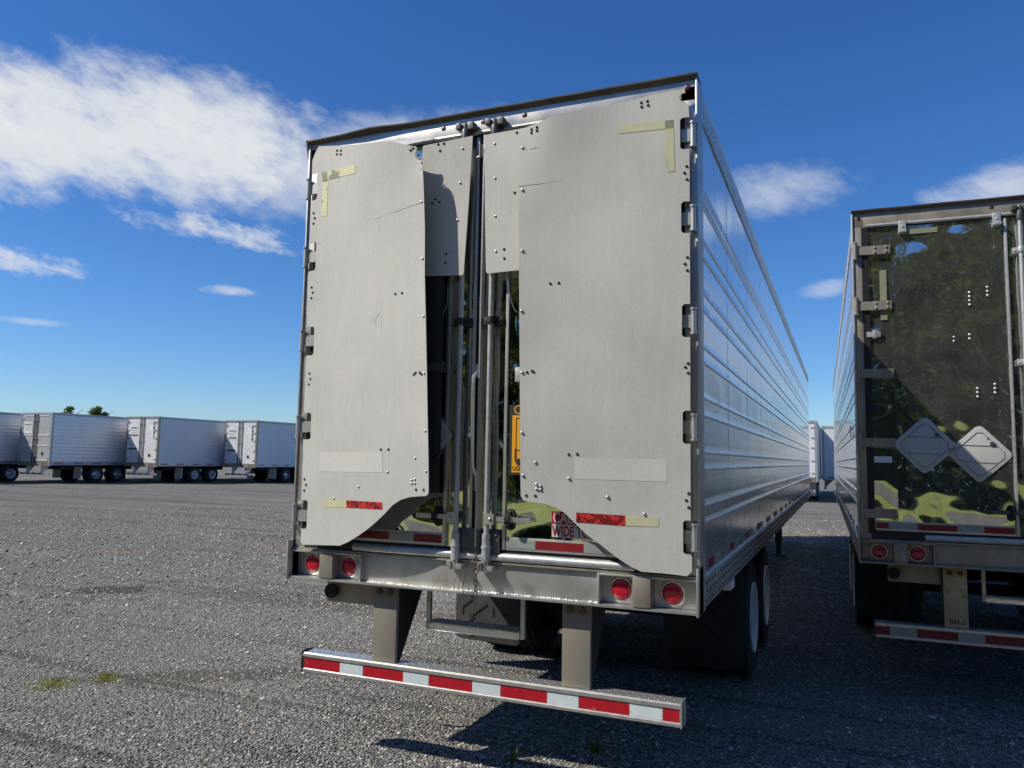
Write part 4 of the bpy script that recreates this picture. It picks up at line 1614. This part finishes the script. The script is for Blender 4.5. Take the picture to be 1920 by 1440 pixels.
# signs on the right door
dr = DOORS[('A', 1)]
sg = MB().box(1.780, 2.10, -0.0110, -0.0065, 1.418, 1.562).build('wide_turn_sign', 'ink_red', dr)
MB().box(1.783, 2.097, -0.0120, -0.0111, 1.4205, 1.492).build('sign_field', 'sign_silver', dr)
text('CAUTION', 0.088, (1.787, -0.0121, 1.499), 'rear', 'sign_silver', dr, sx=0.72, bold=0.0015)
text('WIDE TURNS', 0.082, (1.785, -0.0131, 1.427), 'rear', 'ink_red', dr, sx=0.62, bold=0.0018)
MB().box(1.512, 1.80, -0.0110, -0.0065, 1.76, 2.165).build('caution_sign', 'ink_black', dr)
MB().box(1.530, 1.79, -0.0120, -0.0111, 1.775, 2.105).build('sign_field', 'sign_orange', dr)
text('C', 0.075, (1.536, -0.0121, 2.112), 'rear', 'sign_orange', dr)
text('USE', 0.035, (1.534, -0.0131, 1.787), 'rear', 'ink_black', dr)
mb = MB()
for a in ((1.553, 1.80, 1.905, 2.09), (1.553, 1.558, 1.905, 2.09), (1.548, 1.56, 1.84, 1.91), (1.553, 1.70, 2.085, 2.09), (1.553, 1.70, 1.90, 1.905)):
    if a[1] - a[0] > 0.2:
        continue
    mb.box(a[0], a[1], -0.0129, -0.0121, a[2], a[3])
mb.cyl((1.575, -0.0131, 1.835), (1.575, -0.0121, 1.835), 0.02, 14)
mb.build('sign_pictogram', 'ink_black', dr)

# chain and wires hanging at the lock
mb = MB()
z = 1.30
for i in range(9):
    r1, r2 = 0.011, 0.019
    ring = []
    for k in range(11):
        a = 2 * math.pi * k / 10
        u, v = r1 * math.cos(a), r2 * math.sin(a)
        ring.append((1.352 + (u if i % 2 else 0), -0.090 + (0 if i % 2 else u), z + v))
    mb.tube(ring, 0.0035, 5)
    z -= 0.031
mb.tube([(1.348, -0.09, z + 0.01), (1.340, -0.09, z - 0.03), (1.352, -0.09, z - 0.045), (1.362, -0.09, z - 0.03), (1.352, -0.09, z + 0.012)], 0.003, 5)
mb.build('chain', 'chain_rust', TA)
mb = MB()
for x0, dx, ln in ((1.235, -0.03, 0.13), (1.248, -0.01, 0.15), (1.268, 0.004, 0.17), (1.275, -0.012, 0.16)):
    mb.tube([(x0 + dx * t + 0.006 * math.sin(7 * t), -0.07, 1.22 - ln * t) for t in [i / 7 for i in range(8)]], 0.0016, 4)
mb.build('seal_wire', 'chain_rust', TA)
mb = MB().tube([(0.0, 0.25, 1.10), (-0.06, 0.22, 1.085), (-0.12, 0.20, 1.082), (-0.19, 0.20, 1.070)], 0.012, 8)
mb.build('air_hose', 'rubber', TA)

# ------------------------------------------------------------------ trailer B extras
dB = DOORS[('B', -1)]
placard(dB, 0.487, 2.018, -0.008, R(43), 0.335)
placard(dB, 0.866, 1.955, -0.008, R(43), 0.330)
for x in (0.372, 1.045):
    mb = MB()
    mb.box(x - 0.028, x + 0.028, -0.030, -0.006, 3.765, 3.87)
    mb.box(x - 0.03, x + 0.03, -0.05, -0.030, 3.765, 3.79)
    mb.dome((x, -0.03, 3.82), 0.010, 0.008)
    mb.build('top_clip', 'galv', dB, bevel=0.004)
pts = []
for x, z, n in ((0.84, 3.24, 4), (0.965, 3.275, 3), (0.72, 2.885, 2), (0.83, 2.90, 2), (0.87, 2.47, 3), (0.99, 2.50, 3)):
    pts += [(x, z - 0.033 * k) for k in range(n)]
rivets('rivet_heads', pts, lambda x, z: -0.006, 'alu_bright', dB, 0.012, 0.010)
MB().box(0.357, 0.63, -0.0105, -0.0062, 3.755, 3.797).build('dulled_tape', 'tape_olive', dB)
MB().box(0.195, 0.245, 0.0, 0.0078, 3.05, 3.47).build('dulled_tape', 'tape_olive', dB)
MB().box(0.118, 0.25, 0.0, 0.0075, 1.875, 1.925).build('white_label', 'sign_white', dB)
mb = MB().box(0.130, 0.16, -0.02, 0.008, 2.90, 2.965)
mb.build('door_catch', 'galv', dB, bevel=0.003)
text('5793', 0.17, (-0.012, 1.55, 2.12), 'left', 'ink_black', TB, 'number', sx=0.9)


# ------------------------------------------------------------------ trailers parked across the yard
def far_wheel(root, x, s, y, rimmat):
    w = empty('wheel')
    w.parent = root

    def ty():
        return MB().lathe([(0.29, -0.13), (0.44, -0.13), (0.49, -0.10), (0.5, -0.05), (0.5, 0.05), (0.49, 0.10), (0.44, 0.13), (0.29, 0.13)], (0, 0, 0), (1, 0, 0), 32).build(
            'tyre', 'rubber', None)
    shared('ftyre', 'tyre', ty, w, (x, y, 0.5))
    shared('ftyre', 'tyre', ty, w, (x - s * 0.34, y, 0.5))

    def rim():
        mb = MB()
        mb.lathe([(0.30, 0.12), (0.285, 0.135), (0.265, 0.10), (0.25, 0.0), (0.20, -0.02), (0.17, 0.0)], (0, 0, 0), (s, 0, 0), 28)
        for k in range(10):
            a = 2 * math.pi * k / 10
            mb.cyl((-0.0, 0.24 * math.cos(a), 0.24 * math.sin(a)), (0.0, 0.16 * math.cos(a), 0.16 * math.sin(a)), 0.03, 6)
        return mb.build('rim', rimmat, None)
    shared(('frim', s, rimmat), 'rim', rim, w, (x, y, 0.5))
    shared(('fhub', s), 'hub', lambda: MB().lathe([(0.17, 0.0), (0.11, 0.03), (0.11, 0.09), (0.06, 0.10), (0.002, 0.10)], (0, 0, 0), (s, 0, 0), 20).build(
        'hub', 'wheel_alu', None), w, (x, y, 0.5))


def far_trailer(loc, rz, label, kind, number=None, rims='wheel_alu', length=15.9, side='van_white_side', group='trailers in the row across the yard'):
    root = empty('box_trailer', loc, rz)
    root.scale = (1, 1, 0.97)
    # origin: right rear corner on the ground; body goes to -x and +y
    tag(root, label, 'trailer', group)
    W = 2.59
    H = 4.05
    L = length
    # right and left walls as panels
    npan = 8
    pw = L / npan
    for s, x0, x1 in ((1, -0.03, 0.0), (-1, -W, -W + 0.03)):
        for i in range(npan):
            def make():
                mb = MB()
                if kind == 'alu':
                    pr = [(x1 if s > 0 else x0, 1.22)]
                    z = 1.30
                    xo = x1 if s > 0 else x0
                    while z < 3.85:
                        pr += [(xo, z), (xo + s * 0.005, z + 0.015), (xo + s * 0.005, z + 0.03), (xo, z + 0.045)]
                        z += 0.20
                    pr += [(xo, 3.90)]
                    xi = xo - s * 0.03
                    mb.prism(pr + [(xi, 3.90), (xi, 1.22)], 1, 0.003, pw - 0.003)
                    return mb.build('side_panel', 'van_alu_side', None, angle=25)
                mb.box(x0, x1, 0.002, pw - 0.002, 1.22, 3.90)
                return mb.build('side_panel', side, None)
            shared(('fpan', kind, s, round(pw, 3), side), 'side_panel', make, root, (0, i * pw, 0))
        a, b = (x0, x1 + 0.012) if s > 0 else (x0 - 0.012, x1)
        MB().box(a, b, 0, L, 3.89, 4.03).build('top_rail', 'van_rail', root)
        lr = MB().box(a, b, 0, L, 1.05, 1.225).build('lower_rail', 'van_rail' if kind == 'alu' else 'white_dirty', root)
        xo = b if s > 0 else a
        for i in range(9):
            c, d_ = sorted((xo, xo + s * 0.003))
            key = ('fst', s)
            shared(key, 'red_reflective_strip', lambda: MB().box(c, d_, 0, 0.55, 1.235, 1.30).build('red_reflective_strip', 'tape_red_dark', None) if False else
                   MB().box(c, d_, 0, 0.55, 1.14, 1.20).build('red_reflective_strip', 'tape_red_dark', None), lr, (0, 0.25 + i * 1.2, 0))
    MB().box(-W + 0.02, -0.02, 0.05, L, 4.0, 4.04).build('roof', 'white_dirty', root)
    MB().box(-W + 0.02, -0.02, L - 0.03, L + 0.02, 1.1, 4.02).build('front_wall', 'white_dirty', root)
    MB().box(-W + 0.04, -0.04, 0.15, L - 0.05, 1.02, 1.2).build('floor', 'dark_steel', root)
    # rear frame
    mb = MB()
    mb.box(-W - 0.012, -W + 0.09, -0.02, 0.1, 1.0, H)
    mb.box(-0.09, 0.014, -0.02, 0.1, 1.0, H)
    mb.box(-W + 0.09, -0.09, -0.02, 0.1, 3.92, H)
    fr = mb.build('rear_frame', 'van_rail' if kind != 'w' else 'alu_dirty_shaded', root)
    sl = MB().box(-W + 0.09, -0.09, -0.035, 0.1, 1.0, 1.24).build('sill', 'alu_dirty_shaded', root)
    for x in (-W + 0.3, -W + 0.52, -0.3, -0.52):
        MB().dome((x, -0.035, 1.12), 0.05, 0.02, n=12).build('tail_lamp', 'lens_red_dark', sl)
    dm = {'w': 'white_dirty', 'plain': 'white_paint'}.get(kind, 'van_grey_door')
    for s, a, b in ((-1, -W + 0.095, -W / 2 - 0.012), (1, -W / 2 + 0.012, -0.095)):
        d = MB().box(a, b, 0.0, 0.05, 1.25, 3.91).build('door', dm, root)
        edge, inner = (a, b) if s < 0 else (b, a)
        for z in (1.45, 2.05, 2.7, 3.2, 3.7):
            c, e = sorted((edge - (-s) * 0.06, edge + (-s) * 0.16))
            MB().box(c, e, -0.025, 0.0, z - 0.035, z + 0.035).build('hinge', 'alu_dirty_shaded' if kind == 'w' else 'galv', d)
        xr = inner + s * 0.13
        MB().cyl((xr, -0.035, 1.1), (xr, -0.035, 3.98), 0.022, 8).build('lock_rod', 'dark_steel', d)
        mb = MB()
        for z in (1.55, 2.55, 3.6):
            mb.box(xr - 0.05, xr + 0.05, -0.05, 0.0, z - 0.03, z + 0.03)
        mb.build('rod_guide', 'galv', d)
        MB().box(inner - 0.012, inner + 0.012, -0.006, 0.0, 1.26, 3.90).build('door_gasket', 'rubber_gasket', d)
        if kind == 'alu':
            mb = MB()
            for z in (1.32, 2.15, 2.75, 3.86):
                mb.box(a + 0.14, b - 0.14, -0.02, 0, z - 0.03, z + 0.03)
            mb.build('door_rib', 'white_dirty', d)
        ms = MB().box((a + b) / 2 - 0.06 + s * 0.05, (a + b) / 2 + 0.06 + s * 0.05, -0.03, 0, 1.62, 1.78) if s > 0 else None
        if ms:
            ms.build('lock_box', 'dark_steel', d)
        if s < 0:
            sb = MB().box(a + 0.20, a + 0.88, -0.008, -0.0005, 2.82 if kind == 'w' else 2.85, 3.50).build('name_board', 'sign_white', d)
            xm = a + 0.54
            text("HOWELL'S", 0.15, (xm, -0.0095, 3.30), 'rear', 'ink_green', d, align='CENTER', sx=0.82, bold=0.006)
            text('MOTOR FREIGHT', 0.085, (xm, -0.0095, 3.16), 'rear', 'ink_green', d, align='CENTER', sx=0.85)
            text('ROANOKE, VA', 0.085, (xm, -0.0095, 3.03), 'rear', 'ink_green', d, align='CENTER', sx=0.85)
            if kind == 'w':
                MB().box(a + 0.22, a + 0.86, -0.011, -0.0085, 2.86, 2.95).build('green_band', 'ink_green', d)
                MB().box(a + 0.18, a + 0.84, -0.006, -0.0005, 2.02, 2.14).build('green_band', 'ink_green', d)
                text('Small e', 0.17, (a + 0.24, -0.002, 2.62), 'rear', 'ghost_white', d)
        elif kind == 'w':
            text('A', 0.75, (a + 0.36, -0.002, 3.05), 'rear', 'ghost_white', d)
            text('to serve.', 0.17, (a + 0.30, -0.002, 2.84), 'rear', 'ghost_white', d)
            text('to care.', 0.17, (a + 0.30, -0.002, 2.62), 'rear', 'ghost_white', d)
            text('nc.com', 0.19, (a + 0.30, -0.002, 2.28), 'rear', 'ghost_white', d)
            text('m. any NC', 0.15, (a + 0.30, -0.002, 2.02), 'rear', 'ghost_white', d)
            if number:
                for k, ch in enumerate(number):
                    text(ch, 0.30, (b - 0.33, -0.003, 3.52 - 0.27 * k), 'rear', 'ink_black', d, 'number', depth=0.003, bold=0.014)
    # underride guard
    bar = MB().box(-W + 0.12, -0.12, 0.05, 0.16, 0.50, 0.60).build('guard_bar', 'white_dirty', root)
    for i in range(5):
        MB().box(-W + 0.16 + i * 0.5, -W + 0.42 + i * 0.5, 0.045, 0.0505, 0.515, 0.585).build('red_reflective_strip', 'tape_red_dark', bar)
    for x in (-W + 0.65, -0.75):
        MB().prism([(0.06, 0.6), (0.06, 1.0), (0.5, 1.0), (0.14, 0.6)], 0, x, x + 0.1).build('guard_post', 'white_dirty', root)
    # running gear
    for y in (3.0, 4.45):
        ax = MB().cyl((-W + 0.3, y, 0.5), (-0.3, y, 0.5), 0.07, 10).build('axle', 'dark_steel', root)
        far_wheel(root, -0.17, 1, y, rims)
        far_wheel(root, -W + 0.17, -1, y, rims)
    for x in (-0.75, -W + 0.10):
        f = MB().box(x, x + 0.64, 2.05, 2.07, 0.25, 0.95).build('mud_flap', 'white_dirty', root)
    mb = MB()
    mb.box(-1.9, -0.7, 1.2, 6.0, 0.78, 1.02)
    mb.build('slider_frame', 'dark_steel', root)
    for x in (-0.62, -W + 0.5):
        lg = MB().box(x, x + 0.14, 12.4, 12.54, 0.03, 1.05).build('landing_leg', 'dark_steel', root)
        MB().box(x - 0.06, x + 0.2, 12.35, 12.6, 0.0, 0.03).build('foot', 'dark_steel', lg)
    if kind == 'w' and number:
        text('Large enough to serve', 0.34, (0.0025, 3.0, 2.42), 'right', 'ghost_white', root, 'faded_lettering')
    if kind == 'w':
        MB().box(0.0005, 0.004, 0.02, 2.6, 1.24, 3.88).build('faded_patch', 'ghost_grey', root) if False else None
    return root


far_trailer((-40.06, 21.20, 0), R(0.0), 'trailer cut off at the left edge with only its ribbed metal side in view', 'alu', None, 'wheel_white')
far_trailer((-36.81, 25.50, 0), R(-0.5), 'trailer with grey metal doors and ribbed metal side left of the white trailers', 'alu', None, 'wheel_alu')
far_trailer((-33.56, 29.80, 0), R(-0.5), 'white trailer with the number 6051 down its rear door', 'w', '6051', 'wheel_white')
far_trailer((-30.27, 34.38, 0), R(-0.5), 'white trailer with the number 6039 down its rear door, beside the bent panels', 'w', '6039', 'wheel_alu')
G2 = 'trailers far behind the gap between the near trailers'
far_trailer((2.22, 36.0, 0), 0.0, 'far white trailer seen end on in the gap between the two near trailers', 'plain', None, 'wheel_white', group=G2)
far_trailer((2.35, 41.6, 0), R(-90), 'far white trailer standing broadside behind the gap between the near trailers', 'plain', None, 'wheel_white', group=G2)


# ------------------------------------------------------------------ small ground things
def weed(loc, h, n, seed, matn, label, spread=0.05):
    g = random.Random(seed)
    mb = MB()
    for i in range(n):
        a = g.uniform(0, 6.28)
        r = g.uniform(0, spread)
        bx_, by_ = r * math.cos(a), r * math.sin(a)
        hh = h * g.uniform(0.45, 1.0)
        lx, ly = g.uniform(-0.4, 0.4) * hh, g.uniform(-0.4, 0.4) * hh
        w = 0.0035 + 0.002 * g.random()
        px, py = w * math.sin(a), -w * math.cos(a)
        mb.add([(bx_ - px, by_ - py, 0), (bx_ + px, by_ + py, 0), (bx_ + lx * 0.5 + px * 0.7, by_ + ly * 0.5 + py * 0.7, hh * 0.6), (bx_ + lx * 0.5 - px * 0.7, by_ + ly * 0.5 - py * 0.7, hh * 0.6),
                (bx_ + lx, by_ + ly, hh)], [(0, 1, 2, 3), (3, 2, 4)])
    me = bpy.data.meshes.new('weed')
    me.from_pydata(mb.v, [], mb.f)
    me.materials.append(MATS[matn])
    o = link('weed', me)
    o.location = loc
    tag(o, label, 'weed', 'weeds growing in the gravel')
    return o


weed((1.385, 0.42, 0), 0.10, 26, 1, 'weed', 'thin dry weed in the shadow stripe below the underride guard')
weed((1.80, 0.80, 0), 0.09, 40, 2, 'weed', 'small green weed in the dark shadow below the underride guard')
weed((-2.52, 0.30, 0), 0.018, 420, 3, 'moss', 'left patch of yellow green moss in the gravel at left', 0.20)
weed((-2.30, 0.60, 0), 0.018, 320, 4, 'moss', 'right patch of yellow green moss in the gravel at left', 0.15)


def paint_mark(loc, rz, ln, w, label):
    m = MATS.get('paint_orange')
    if m is None:
        m = bpy.data.materials.new('paint_orange')
        m.use_nodes = True
        nt = m.node_tree
        p = nt.nodes['Principled BSDF']
        p.inputs['Base Color'].default_value = (0.50, 0.19, 0.13, 1)
        p.inputs['Roughness'].default_value = 0.8
        t = nt.nodes.new('ShaderNodeTexCoord')
        n = nt.nodes.new('ShaderNodeTexNoise')
        n.inputs['Scale'].default_value = 16
        n.inputs['Detail'].default_value = 6
        r = nt.nodes.new('ShaderNodeMapRange')
        r.inputs[1].default_value = 0.46
        r.inputs[2].default_value = 0.56
        nt.links.new(t.outputs['Object'], n.inputs['Vector'])
        nt.links.new(n.outputs[0], r.inputs[0])
        nt.links.new(r.outputs[0], p.inputs['Alpha'])
        MATS['paint_orange'] = m
    me = bpy.data.meshes.new('paint_mark')
    me.from_pydata([(-ln / 2, -w / 2, 0), (ln / 2, -w * 0.4, 0), (ln / 2, w / 2, 0), (-ln / 2, w * 0.4, 0)], [], [(0, 1, 2, 3)])
    me.materials.append(m)
    o = link('paint_mark', me)
    o.location = loc
    o.rotation_euler = (0, 0, rz)
    tag(o, label, 'paint mark', 'orange paint marks sprayed on the gravel')


paint_mark((-9.1, 6.4, 0.006), R(23), 0.9, 0.22, 'faded orange paint mark on the gravel out in the open yard')
paint_mark((-7.1, 8.5, 0.006), R(23), 0.9, 0.20, 'faded orange paint mark on the gravel beside the trailer with bent panels')
